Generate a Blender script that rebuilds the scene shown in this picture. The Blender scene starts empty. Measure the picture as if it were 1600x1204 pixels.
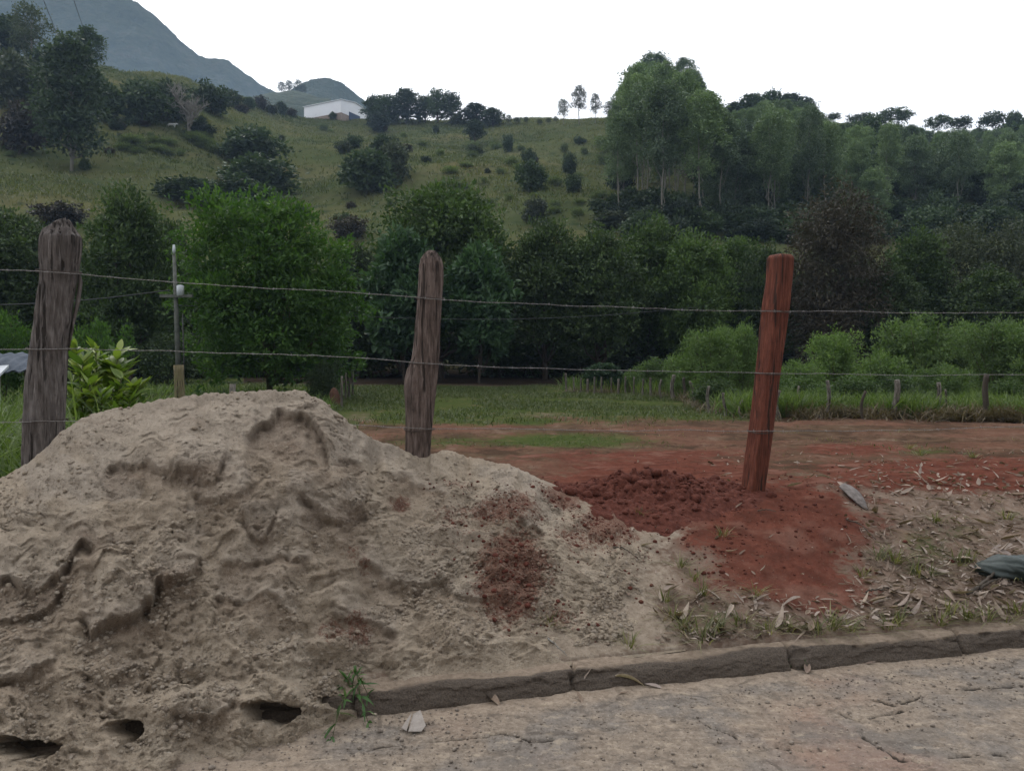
import bpy, math, random
import numpy as np
from mathutils import Vector, Matrix, Euler

# ------------------------------------------------------------------ camera, sky, sun, exposure
SC = bpy.context.scene
COL = SC.collection
F, CX, CY, CAMZ, HOR = 1209.0, 800.0, 602.0, 1.5, 565.0
TILT = math.atan((CY - HOR) / F)
cam = bpy.data.cameras.new('camera')
cam.sensor_width = 36.0
cam.lens = 36.0 * F / 1600.0
cam.clip_start = 0.05
cam.clip_end = 6000
camo = bpy.data.objects.new('camera', cam)
COL.objects.link(camo)
camo.location = (0, 0, CAMZ)
camo.rotation_euler = (math.pi / 2 - TILT, 0, 0)
SC.camera = camo

SUN_EL, SUN_AZ = math.radians(48), math.radians(-30)      # azimuth measured from +Y towards +X
W = bpy.data.worlds.new('World')
SC.world = W
W.use_nodes = True
wn = W.node_tree
wn.nodes.clear()
wo = wn.nodes.new('ShaderNodeOutputWorld')
wb = wn.nodes.new('ShaderNodeBackground')
sky = wn.nodes.new('ShaderNodeTexSky')
sky.sky_type = 'NISHITA'
sky.sun_disc = False
sky.sun_elevation = SUN_EL
sky.sun_rotation = SUN_AZ
sky.dust_density = 4.0
sky.air_density = 1.0
mx = wn.nodes.new('ShaderNodeMix')
mx.data_type = 'RGBA'
mx.inputs[0].default_value = 0.86                      # thin unbroken cloud over the blue
mx.inputs[7].default_value = (10.6, 10.7, 10.9, 1)
wn.links.new(sky.outputs[0], mx.inputs[6])
# the cloud cover glows most around the hidden sun and is duller on the side away from it
tcw = wn.nodes.new('ShaderNodeTexCoord')
dt = wn.nodes.new('ShaderNodeVectorMath'); dt.operation = 'DOT_PRODUCT'
wn.links.new(tcw.outputs['Generated'], dt.inputs[0])
dt.inputs[1].default_value = (math.sin(SUN_AZ) * math.cos(SUN_EL), math.cos(SUN_AZ) * math.cos(SUN_EL), math.sin(SUN_EL))
mr = wn.nodes.new('ShaderNodeMapRange'); mr.interpolation_type = 'SMOOTHSTEP'
mr.inputs[1].default_value = -.75; mr.inputs[2].default_value = .95
mr.inputs[3].default_value = .36; mr.inputs[4].default_value = 1.5
wn.links.new(dt.outputs['Value'], mr.inputs[0])
vm = wn.nodes.new('ShaderNodeVectorMath'); vm.operation = 'SCALE'
wn.links.new(mx.outputs[2], vm.inputs[0]); wn.links.new(mr.outputs[0], vm.inputs['Scale'])
wn.links.new(vm.outputs[0], wb.inputs[0])
wb.inputs[1].default_value = 0.105
wn.links.new(wb.outputs[0], wo.inputs[0])

sl = bpy.data.lights.new('sun', 'SUN')
sl.energy = 0.7
sl.angle = math.radians(28)
sl.color = (1.0, 0.96, 0.9)
so = bpy.data.objects.new('sun', sl)
COL.objects.link(so)
sd = Vector((math.sin(SUN_AZ) * math.cos(SUN_EL), math.cos(SUN_AZ) * math.cos(SUN_EL), math.sin(SUN_EL)))
so.rotation_euler = sd.to_track_quat('Z', 'Y').to_euler()
so.location = (0, 0, 60)

vs = SC.view_settings
vs.view_transform = 'Standard'
vs.look = 'None'
vs.exposure = 0.28
vs.gamma = 1.0
vs.use_curve_mapping = False

# ------------------------------------------------------------------ helpers
R = np.random.default_rng(11)
RR = random.Random(5)


def rays(px, py):
    px = np.asarray(px, float); py = np.asarray(py, float)
    u = (px - CX) / F; v = (CY - py) / F
    ct, st = math.cos(TILT), math.sin(TILT)
    return np.stack([u, ct + v * st, -st + v * ct], -1)


def P(px, py, Y):
    d = rays(px, py)
    k = np.asarray(Y, float) / d[..., 1]
    p = d * k[..., None]
    p[..., 2] += CAMZ
    return p


def proj(x, y, z):
    ct, st = math.cos(TILT), math.sin(TILT)
    zz = z - CAMZ
    f = np.maximum(y * ct - zz * st, 1e-3)
    return CX + F * x / f, CY - F * (y * st + zz * ct) / f


def _hash(ix, iy, seed):
    a = (ix.astype(np.int64) * 374761393 + iy.astype(np.int64) * 668265263 + seed * 974634777) & 0xFFFFFFFF
    a = ((a ^ (a >> 13)) * 1274126177) & 0xFFFFFFFF
    a = (a ^ (a >> 16)) & 0xFFFFFFFF
    return a / 4294967295.0


def vn(x, y, seed=0):
    ix = np.floor(x); iy = np.floor(y)
    fx = x - ix; fy = y - iy
    fx = fx * fx * fx * (fx * (fx * 6 - 15) + 10); fy = fy * fy * fy * (fy * (fy * 6 - 15) + 10)
    a = _hash(ix, iy, seed); b = _hash(ix + 1, iy, seed)
    c = _hash(ix, iy + 1, seed); d = _hash(ix + 1, iy + 1, seed)
    return (a + (b - a) * fx) * (1 - fy) + (c + (d - c) * fx) * fy


def fbm(x, y, seed=0, octv=4, gain=0.5):
    s = 0; a = 1; t = 0
    x = np.asarray(x, float); y = np.asarray(y, float)
    for o in range(octv):
        s = s + a * vn(x, y, seed + o * 17); t += a
        x, y = (x * 1.6 - y * 1.2) + 3.7, (x * 1.2 + y * 1.6) - 1.3
        a *= gain
    return s / t


def sstep(a, b, x):
    t = np.clip((x - a) / (b - a), 0, 1)
    return t * t * (3 - 2 * t)


def mesh_np(name, verts, faces, attrs=None, smooth=True, mats=None, fmat=None):
    """faces: list of int arrays (n,3) or (n,4)"""
    me = bpy.data.meshes.new(name)
    verts = np.asarray(verts, np.float32)
    me.vertices.add(len(verts)); me.vertices.foreach_set('co', verts.ravel())
    loops = np.concatenate([f.ravel() for f in faces]).astype(np.int32)
    tot = np.concatenate([np.full(len(f), f.shape[1], np.int32) for f in faces])
    st = np.concatenate([[0], np.cumsum(tot)[:-1]]).astype(np.int32)
    me.loops.add(len(loops)); me.loops.foreach_set('vertex_index', loops)
    me.polygons.add(len(tot)); me.polygons.foreach_set('loop_start', st)
    me.polygons.foreach_set('use_smooth', np.full(len(tot), smooth))
    if fmat is not None:
        me.polygons.foreach_set('material_index', np.asarray(fmat, np.int32))
    me.update(calc_edges=True)
    me.validate()
    for k, v in (attrs or {}).items():
        a = me.attributes.new(k, 'FLOAT', 'POINT')
        a.data.foreach_set('value', np.asarray(v, np.float32))
    for m in (mats or []):
        me.materials.append(m)
    return me


def grid_faces(nr, nc):
    i = np.arange(nr - 1)[:, None] * nc + np.arange(nc - 1)[None, :]
    i = i.ravel()
    return np.stack([i, i + 1, i + nc + 1, i + nc], -1)


class MB:
    def __init__(s):
        s.v = []; s.f4 = []; s.f3 = []; s.n = 0; s.att = []

    def add(s, v, f4=None, f3=None, att=0.0):
        v = np.asarray(v, float).reshape(-1, 3)
        if f4 is not None and len(f4): s.f4.append(np.asarray(f4) + s.n)
        if f3 is not None and len(f3): s.f3.append(np.asarray(f3) + s.n)
        s.v.append(v); s.n += len(v)
        s.att.append(np.broadcast_to(np.asarray(att, float), (len(v),)))

    def tube(s, pts, rad, n=8, cap=True, att=0.0):
        pts = np.asarray(pts, float); m = len(pts)
        rad = np.broadcast_to(np.asarray(rad, float), (m,))
        T = np.gradient(pts, axis=0); T /= np.linalg.norm(T, axis=1)[:, None] + 1e-9
        ref = np.array([0.31, 0.95, 0.05]) if abs(T[:, 2]).mean() > 0.6 else np.array([0.05, 0.1, 1.0])
        A = np.cross(T, ref); A /= np.linalg.norm(A, axis=1)[:, None] + 1e-9
        B = np.cross(T, A)
        th = np.linspace(0, 2 * np.pi, n, endpoint=False)
        v = pts[:, None] + rad[:, None, None] * (np.cos(th)[None, :, None] * A[:, None] + np.sin(th)[None, :, None] * B[:, None])
        i = np.arange(m - 1)[:, None] * n; j = np.arange(n)[None, :]; k = (j + 1) % n
        f = np.stack([i + j, i + k, i + n + k, i + n + j], -1).reshape(-1, 4)
        vv = v.reshape(-1, 3); f3 = None
        if cap:
            vv = np.vstack([vv, pts[:1], pts[-1:]])
            c0, c1 = m * n, m * n + 1; jj = np.arange(n); kk = (jj + 1) % n
            f3 = np.vstack([np.stack([np.full(n, c0), kk, jj], -1), np.stack([np.full(n, c1), (m - 1) * n + jj, (m - 1) * n + kk], -1)])
        s.add(vv, f, f3, att)

    def box(s, c, size, rz=0.0, att=0.0):
        sx, sy, sz = [q / 2 for q in size]
        v = np.array([[x, y, z] for z in (-sz, sz) for y in (-sy, sy) for x in (-sx, sx)])
        ca, sa = math.cos(rz), math.sin(rz)
        v = np.stack([v[:, 0] * ca - v[:, 1] * sa, v[:, 0] * sa + v[:, 1] * ca, v[:, 2]], -1) + np.asarray(c)
        s.add(v, [[0, 2, 3, 1], [4, 5, 7, 6], [0, 1, 5, 4], [2, 6, 7, 3], [0, 4, 6, 2], [1, 3, 7, 5]], None, att)

    def mesh(s, name, mat, smooth=True):
        fs = []
        if s.f4: fs.append(np.vstack(s.f4))
        if s.f3: fs.append(np.vstack(s.f3))
        return mesh_np(name, np.vstack(s.v), fs, {'tone': np.concatenate(s.att)}, smooth, [mat])


def link(name, me, parent=None, loc=None, rot=None, scale=None):
    o = bpy.data.objects.new(name, me)
    COL.objects.link(o)
    if parent is not None: o.parent = parent
    if loc is not None: o.location = loc
    if rot is not None: o.rotation_euler = rot
    if scale is not None: o.scale = scale
    return o


def tag(o, label, cat, group=None):
    o['label'] = label; o['category'] = cat
    if group: o['group'] = group
    return o


def kind(o, k, label=None, cat=None):
    o['kind'] = k
    if label: o['label'] = label
    if cat: o['category'] = cat
    return o


def empty(name, loc, rz=0.0, scale=None):
    o = bpy.data.objects.new(name, None)
    COL.objects.link(o)
    o.location = loc; o.rotation_euler = (0, 0, rz); o.empty_display_size = 0.2
    if scale is not None: o.scale = scale
    return o


def copy_tree(root, loc, rz, scale, label, group=None, cat=None):
    r = root.copy(); COL.objects.link(r)
    r.location = loc; r.rotation_euler = (0, 0, rz); r.scale = scale
    r['label'] = label
    if cat: r['category'] = cat
    if group: r['group'] = group
    elif 'group' in r: del r['group']
    for ch in root.children:
        c = ch.copy(); COL.objects.link(c); c.parent = r
    return r


# ------------------------------------------------------------------ leaf and blade makers (numpy)
def unit(a):
    return a / (np.linalg.norm(a, axis=-1, keepdims=True) + 1e-9)


def leaf_quads(C, A, Nn, L, Wd, fold=0.18):
    """diamond leaves: base C, axis A, normal Nn"""
    A = unit(A); S = unit(np.cross(A, Nn)); Nn = np.cross(S, A)
    n = len(C); L = np.broadcast_to(L, (n,))[:, None]; Wd = np.broadcast_to(Wd, (n,))[:, None]
    m = C + A * L * 0.45
    v = np.stack([C, m + S * Wd / 2 + Nn * Wd * fold, C + A * L, m - S * Wd / 2 + Nn * Wd * fold], 1).reshape(-1, 3)
    i = np.arange(n)[:, None] * 4 + np.arange(4)[None]
    return v, i


def blades(C, D, L, Wd, bend, nseg=3, prof='grass', twist=None, cup=0.0):
    """curved strips; D initial direction, bend = vector added * t^2"""
    n = len(C); D = unit(D)
    L = np.broadcast_to(L, (n,)); Wd = np.broadcast_to(Wd, (n,))
    t = np.linspace(0, 1, nseg + 1)
    if prof == 'grass': w = np.array([0.75] + [1.0] * 1 + list(np.linspace(0.9, 0.06, nseg - 1)))[:nseg + 1]
    else: w = np.sin(np.clip(t * 0.93 + 0.07, 0, 1) ** 0.8 * np.pi) * 0.97 + 0.04
    ctr = C[:, None] + D[:, None] * (L[:, None, None] * t[None, :, None]) + bend[:, None] * (t ** 2)[None, :, None] * L[:, None, None]
    S = np.cross(D, np.array([0, 0, 1.0])); bad = np.linalg.norm(S, axis=1) < 0.15
    S[bad] = np.stack([np.cos(np.arange(bad.sum())), np.sin(np.arange(bad.sum())), np.zeros(bad.sum())], -1)
    S = unit(S)
    if twist is not None:
        U = np.cross(S, D); S = S * np.cos(twist)[:, None] + U * np.sin(twist)[:, None]
    hw = (Wd[:, None] * w[None, :] / 2)[..., None]
    if cup:
        Nn = unit(np.cross(S, D))[:, None]
        a = ctr + S[:, None] * hw + Nn * hw * cup; b = ctr; c = ctr - S[:, None] * hw + Nn * hw * cup
        v = np.stack([a, b, c], 2); k = 3
    else:
        v = np.stack([ctr + S[:, None] * hw, ctr - S[:, None] * hw], 2); k = 2
    m = (nseg + 1) * k
    base = np.arange(n)[:, None, None] * m
    seg = np.arange(nseg)[None, :, None] * k
    f = []
    for q in range(k - 1):
        f.append((base + seg + np.array([q, q + 1, q + 1 + k, q + k])[None, None]).reshape(-1, 4))
    return v.reshape(-1, 3), np.vstack(f), np.repeat(np.arange(n), m)


def rand_dir(n):
    a = R.normal(size=(n, 3))
    return unit(a)
# ------------------------------------------------------------------ materials
def lin(r, g, b, k=1.0):
    f = lambda c: ((c / 255 + 0.055) / 1.055) ** 2.4 if c / 255 > 0.04045 else c / 255 / 12.92
    return (f(r) * k, f(g) * k, f(b) * k, 1)


class Mat:
    def __init__(s, name):
        s.m = bpy.data.materials.new(name); s.m.use_nodes = True
        s.t = s.m.node_tree; s.t.nodes.clear()
        s.out = s.t.nodes.new('ShaderNodeOutputMaterial')

    def n(s, typ, **kw):
        nd = s.t.nodes.new(typ)
        for k, v in kw.items(): setattr(nd, k, v)
        return nd

    def l(s, a, b): s.t.links.new(a, b)

    def setin(s, sock, v):
        if isinstance(v, bpy.types.NodeSocket): s.l(v, sock)
        elif v is not None: sock.default_value = v

    def coord(s, which='Object', scale=None):
        tc = s.n('ShaderNodeTexCoord')
        o = tc.outputs[which]
        if scale is not None:
            mp = s.n('ShaderNodeMapping'); mp.inputs['Scale'].default_value = scale
            s.l(o, mp.inputs['Vector']); o = mp.outputs[0]
        return o

    def noise(s, vec, scale, detail=4, rough=0.55, dist=0.0):
        nd = s.n('ShaderNodeTexNoise')
        s.setin(nd.inputs['Vector'], vec)
        nd.inputs['Scale'].default_value = scale; nd.inputs['Detail'].default_value = detail
        nd.inputs['Roughness'].default_value = rough; nd.inputs['Distortion'].default_value = dist
        return nd.outputs['Fac']

    def ramp(s, fac, stops):
        nd = s.n('ShaderNodeValToRGB'); e = nd.color_ramp.elements
        while len(e) < len(stops): e.new(0.5)
        for el, (p, c) in zip(e, stops):
            el.position = p; el.color = c if not isinstance(c, (int, float)) else (c, c, c, 1)
        s.setin(nd.inputs[0], fac)
        return nd.outputs[0]

    def mix(s, fac, a, b, mode='MIX'):
        nd = s.n('ShaderNodeMix', data_type='RGBA', blend_type=mode)
        s.setin(nd.inputs[0], fac); s.setin(nd.inputs[6], a); s.setin(nd.inputs[7], b)
        return nd.outputs[2]

    def math(s, op, a, b=None, clamp=False):
        nd = s.n('ShaderNodeMath', operation=op, use_clamp=clamp)
        s.setin(nd.inputs[0], a)
        if b is not None: s.setin(nd.inputs[1], b)
        return nd.outputs[0]

    def attr(s, name):
        return s.n('ShaderNodeAttribute', attribute_name=name).outputs['Fac']

    def thr(s, v, a, b):
        nd = s.n('ShaderNodeMapRange', interpolation_type='SMOOTHSTEP')
        s.setin(nd.inputs[0], v); nd.inputs[1].default_value = a; nd.inputs[2].default_value = b
        return nd.outputs[0]

    def bump(s, h, strength=0.4, dist=0.01, prev=None):
        nd = s.n('ShaderNodeBump')
        nd.inputs['Strength'].default_value = strength; nd.inputs['Distance'].default_value = dist
        s.setin(nd.inputs['Height'], h)
        if prev is not None: s.l(prev, nd.inputs['Normal'])
        return nd.outputs[0]

    def pbr(s, col, rough=0.9, normal=None, spec=0.25, metal=0.0):
        b = s.n('ShaderNodeBsdfPrincipled')
        s.setin(b.inputs['Base Color'], col); s.setin(b.inputs['Roughness'], rough)
        b.inputs['Specular IOR Level'].default_value = spec; b.inputs['Metallic'].default_value = metal
        if normal is not None: s.l(normal, b.inputs['Normal'])
        s.l(b.outputs[0], s.out.inputs['Surface'])
        return s.m


def leaf_mat(name, dark, mid, light, trans=0.35, nscale=0.6, rough=0.55, vary=0.5, spec=.28):
    M = Mat(name)
    co = M.coord('Object')
    oi = M.n('ShaderNodeObjectInfo').outputs['Random']
    tone = M.attr('tone')
    n1 = M.noise(co, nscale, 3)
    f = M.math('ADD', M.math('MULTIPLY', tone, 0.6), M.math('MULTIPLY', n1, 0.4))
    col = M.ramp(f, [(0.2, dark), (0.5, mid), (0.8, light)])
    k = M.math('ADD', M.math('MULTIPLY', oi, vary), 1 - vary / 2)
    kk = M.n('ShaderNodeCombineColor'); M.l(k, kk.inputs[0]); M.l(k, kk.inputs[1])
    M.l(M.math('ADD', M.math('MULTIPLY', k, 0.5), 0.5), kk.inputs[2])
    col = M.mix(1.0, col, kk.outputs[0], 'MULTIPLY')
    d = M.n('ShaderNodeBsdfPrincipled'); M.l(col, d.inputs['Base Color'])
    d.inputs['Roughness'].default_value = rough; d.inputs['Specular IOR Level'].default_value = spec
    tr = M.n('ShaderNodeBsdfTranslucent'); M.l(M.mix(1.0, col, (1.1, 1.25, 0.5, 1), 'MULTIPLY'), tr.inputs[0])
    ms = M.n('ShaderNodeMixShader'); ms.inputs[0].default_value = trans
    M.l(d.outputs[0], ms.inputs[1]); M.l(tr.outputs[0], ms.inputs[2]); M.l(ms.outputs[0], M.out.inputs[0])
    return M.m


def simple_mat(name, c1, c2, scale=8, rough=0.85, bump=0.3, stretch=(1, 1, 1), detail=5, spec=0.25, bdist=0.01):
    M = Mat(name)
    co = M.coord('Object', stretch)
    n1 = M.noise(co, scale, detail); n2 = M.noise(co, scale * 5.3, 3)
    f = M.math('ADD', M.math('MULTIPLY', n1, 0.7), M.math('MULTIPLY', n2, 0.3))
    return M.pbr(M.ramp(f, [(0.35, c1), (0.65, c2)]), rough, M.bump(f, bump, bdist), spec)


G = lambda r, g, b: (r, g, b, 1)
MT = {}
MT['leaf_dark'] = leaf_mat('leaf_dark', G(.019, .031, .014), G(.038, .062, .024), G(.08, .12, .044), 0.25)
MT['leaf_mid'] = leaf_mat('leaf_mid', G(.026, .045, .015), G(.05, .086, .026), G(.10, .155, .046), 0.3)
MT['leaf_bright'] = leaf_mat('leaf_bright', G(.025, .058, .014), G(.05, .108, .022), G(.10, .18, .035), 0.4, 0.5, vary=0.1)
MT['leaf_shrub'] = leaf_mat('leaf_shrub', G(.05, .085, .028), G(.10, .16, .052), G(.18, .25, .095), 0.4)
MT['leaf_euc'] = leaf_mat('leaf_euc', G(.066, .10, .056), G(.12, .172, .094), G(.19, .255, .145), 0.2, 0.25, vary=.7)
MT['leaf_hill'] = leaf_mat('leaf_hill', G(.022, .038, .02), G(.042, .066, .034), G(.075, .11, .052), 0.2, 0.4, vary=.8)
MT['leaf_scrub'] = leaf_mat('leaf_scrub', G(.06, .085, .034), G(.10, .135, .054), G(.15, .18, .08), .35, .3)
MT['leaf_rosette'] = leaf_mat('leaf_rosette', G(.02, .045, .022), G(.038, .078, .036), G(.08, .14, .07), .3)
MT['leaf_brown'] = leaf_mat('leaf_brown', G(.018, .016, .011), G(.036, .03, .021), G(.065, .054, .037), 0.2, 0.8)
MT['leaf_grey'] = leaf_mat('leaf_grey', G(.03, .042, .026), G(.055, .07, .042), G(.09, .105, .06), 0.25, 0.5)
MT['leaf_big'] = leaf_mat('leaf_big', G(.055, .10, .022), G(.12, .18, .035), G(.28, .33, .09), 0.4, 2.0, 0.4, 0.1)
MT['grass_bright'] = leaf_mat('grass_bright', G(.04, .066, .018), G(.085, .13, .035), G(.17, .22, .08), 0.4, 0.5, vary=0.05)
MT['grass_field'] = leaf_mat('grass_field', G(.03, .042, .013), G(.052, .074, .022), G(.11, .115, .05), 0.3, 0.25, vary=0.05)
MT['grass_hill'] = leaf_mat('grass_hill', G(.055, .074, .03), G(.09, .103, .044), G(.135, .135, .066), 0.35, 0.04, vary=0.05)
MT['grass_dry'] = leaf_mat('grass_dry', G(.06, .045, .025), G(.12, .09, .055), G(.20, .165, .10), 0.2, 1.0, vary=0.05)
MT['grass_tuft'] = leaf_mat('grass_tuft', G(.06, .066, .024), G(.12, .125, .046), G(.24, .21, .12), 0.35, 3.0, vary=0.3)
MT['dry_leaf'] = leaf_mat('dry_leaf', G(.085, .058, .042), G(.20, .15, .118), G(.38, .32, .275), 0.1, 7.0, 0.8, 0.25, .03)
MT['trunk_pale'] = simple_mat('trunk_pale', G(.12, .115, .095), G(.25, .235, .20), 1.2, 0.85, 0.2, (1, 1, .25))
MT['trunk_dark'] = simple_mat('trunk_dark', G(.03, .024, .018), G(.085, .07, .055), 3, 0.9, 0.5, (1, 1, .3))
MT['stem'] = simple_mat('stem', G(.04, .045, .02), G(.10, .10, .05), 12, 0.85, 0.2)
MT['bare'] = simple_mat('bare', G(.14, .13, .115), G(.26, .245, .22), 2, 0.85, 0.2)


def ground_material():
    M = Mat('ground')
    co = M.coord('Object')
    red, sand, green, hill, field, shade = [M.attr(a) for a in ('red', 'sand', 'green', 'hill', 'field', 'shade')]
    nf = M.noise(co, 26, 6, 0.65); nm = M.noise(co, 3.2, 5); nb = M.noise(co, 0.55, 4); nv = M.noise(co, 95, 3)
    soil = M.ramp(nm, [(0.3, G(.105, .07, .052)), (0.7, G(.175, .125, .095))])
    soil = M.mix(M.thr(nf, .35, .75), soil, G(.22, .175, .14))
    rd = M.ramp(nf, [(0.3, G(.075, .027, .019)), (0.7, G(.142, .054, .038))])
    rd = M.mix(M.math('MULTIPLY', M.thr(M.noise(co, 6.5, 5, .7), .46, .62), 0.6), rd, G(.055, .024, .018))
    rd = M.mix(M.math('MULTIPLY', M.thr(nm, .5, .7), 0.7), rd, G(.16, .085, .064))
    sd_ = M.ramp(nf, [(0.3, G(.165, .13, .098)), (0.7, G(.28, .232, .182))])
    sd_ = M.mix(M.math('MULTIPLY', M.thr(nb, .5, .62), .35), sd_, G(.17, .10, .072))
    sd_ = M.mix(M.math('MULTIPLY', M.thr(M.noise(co, 68, 4, .65, .3), .56, .66), .6), sd_, G(.08, .06, .044))
    fd = M.ramp(M.math('ADD', M.math('MULTIPLY', nf, .5), M.math('MULTIPLY', M.noise(co, 9, 5, .7), .5)), [(0.36, G(.055, .03, .02)), (0.5, G(.105, .06, .042)), (0.64, G(.15, .095, .066))])
    fd = M.mix(M.thr(nb, .45, .65), fd, G(.085, .058, .038))
    gr = M.ramp(nf, [(0.3, G(.03, .042, .013)), (0.7, G(.062, .082, .026))])
    gr = M.mix(M.thr(nm, .5, .75), gr, G(.10, .085, .042))
    nh1 = M.noise(co, 0.06, 6, 0.6); nh2 = M.noise(co, 0.5, 5, 0.6); nh3 = M.noise(M.coord('Object', (0.3, 0.3, 3.0)), 0.35, 4)
    hl = M.ramp(nh1, [(0.3, G(.045, .062, .025)), (0.5, G(.076, .085, .036)), (0.7, G(.108, .10, .047))])
    hl = M.mix(M.thr(nh2, .5, .72), hl, G(.036, .052, .023))
    hl = M.mix(M.math('MULTIPLY', M.thr(nh3, .52, .7), 0.45), hl, G(.088, .08, .043))

    def blend(base, c, w, soft=0.25, k=None):
        nn = M.math('ADD', w, M.math('MULTIPLY', M.math('SUBTRACT', k if k is not None else nm, 0.5), 1.2))
        nn = M.math('ADD', nn, M.math('MULTIPLY', M.math('SUBTRACT', nf, 0.5), 0.9))
        return M.mix(M.thr(nn, 0.5 - soft, 0.5 + soft), base, c)
    ns = M.noise(M.coord('Object', (1, .55, 1)), 1.9, 6, .7)
    fd = M.mix(M.math('MULTIPLY', M.thr(ns, .46, .6), .75), fd, G(.045, .03, .021))
    fd = M.mix(M.math('MULTIPLY', M.thr(ns, .44, .34), .6), fd, G(.165, .12, .09))
    fd = M.mix(M.math('MULTIPLY', M.thr(nb, .5, .42), .45), fd, G(.13, .066, .046))
    c = blend(soil, fd, field, .3)
    c = blend(c, gr, green, .22)
    c = blend(c, rd, red, .16)
    c = blend(c, sd_, sand, .25)
    c = M.mix(shade, c, M.ramp(nf, [(.3, G(.014, .011, .008)), (.7, G(.04, .03, .022))]))  # dark leaf litter, with the tree belt's shade painted into its colour
    c = M.mix(hill, c, hl)
    spk = M.math('MULTIPLY', M.thr(nv, .66, .74), M.math('SUBTRACT', 1.0, hill))
    c = M.mix(M.math('MULTIPLY', spk, 0.4), c, G(.32, .27, .22))
    h = M.math('ADD', nf, M.math('MULTIPLY', nv, 0.35))
    return M.pbr(c, 1.0, M.bump(h, 0.7, 0.02), 0.0)


def sand_material():
    M = Mat('sand')
    co = M.coord('Object')
    red, crust, moist = [M.attr(a) for a in ('red', 'crust', 'moist')]
    nf = M.noise(co, 45, 6, 0.7); nm = M.noise(co, 5, 5, .6); nv = M.noise(co, 160, 3); ng = M.noise(co, 420, 2)
    c = M.ramp(nm, [(0.3, G(.275, .22, .163)), (0.5, G(.35, .286, .215)), (0.72, G(.425, .355, .275))])
    cr = M.ramp(nf, [(0.3, G(.28, .238, .196)), (0.7, G(.425, .372, .315))])
    c = M.mix(M.math('MULTIPLY', crust, 0.8), c, cr)
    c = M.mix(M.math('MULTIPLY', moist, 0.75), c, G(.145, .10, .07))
    rn = M.math('ADD', red, M.math('MULTIPLY', M.math('SUBTRACT', nm, .5), 1.1))
    rn = M.math('ADD', rn, M.math('MULTIPLY', M.math('SUBTRACT', nf, .5), 1.3))
    c = M.mix(M.math('MULTIPLY', M.thr(rn, .4, .7), .85), c, M.ramp(nf, [(.3, G(.095, .036, .025)), (.7, G(.19, .09, .062))]))
    c = M.mix(M.math('MULTIPLY', M.thr(nv, .56, .72), .5), c, G(.12, .09, .066))
    c = M.mix(M.math('MULTIPLY', M.thr(nv, .44, .3), .4), c, G(.44, .39, .33))
    nc = M.noise(co, 68, 4, .65, .3)
    c = M.mix(M.math('MULTIPLY', M.thr(nc, .575, .66), .55), c, G(.085, .064, .047))
    c = M.mix(M.math('MULTIPLY', M.thr(nc, .42, .34), .4), c, G(.43, .38, .32))
    c = M.mix(M.math('MULTIPLY', M.thr(ng, .66, .72), .5), c, G(.5, .45, .4))
    h = M.math('ADD', M.math('MULTIPLY', nf, 1.0), M.math('ADD', M.math('MULTIPLY', nv, 0.6), M.math('MULTIPLY', ng, .2)))
    return M.pbr(c, 0.95, M.bump(h, 0.9, 0.024), 0.04)


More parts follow.
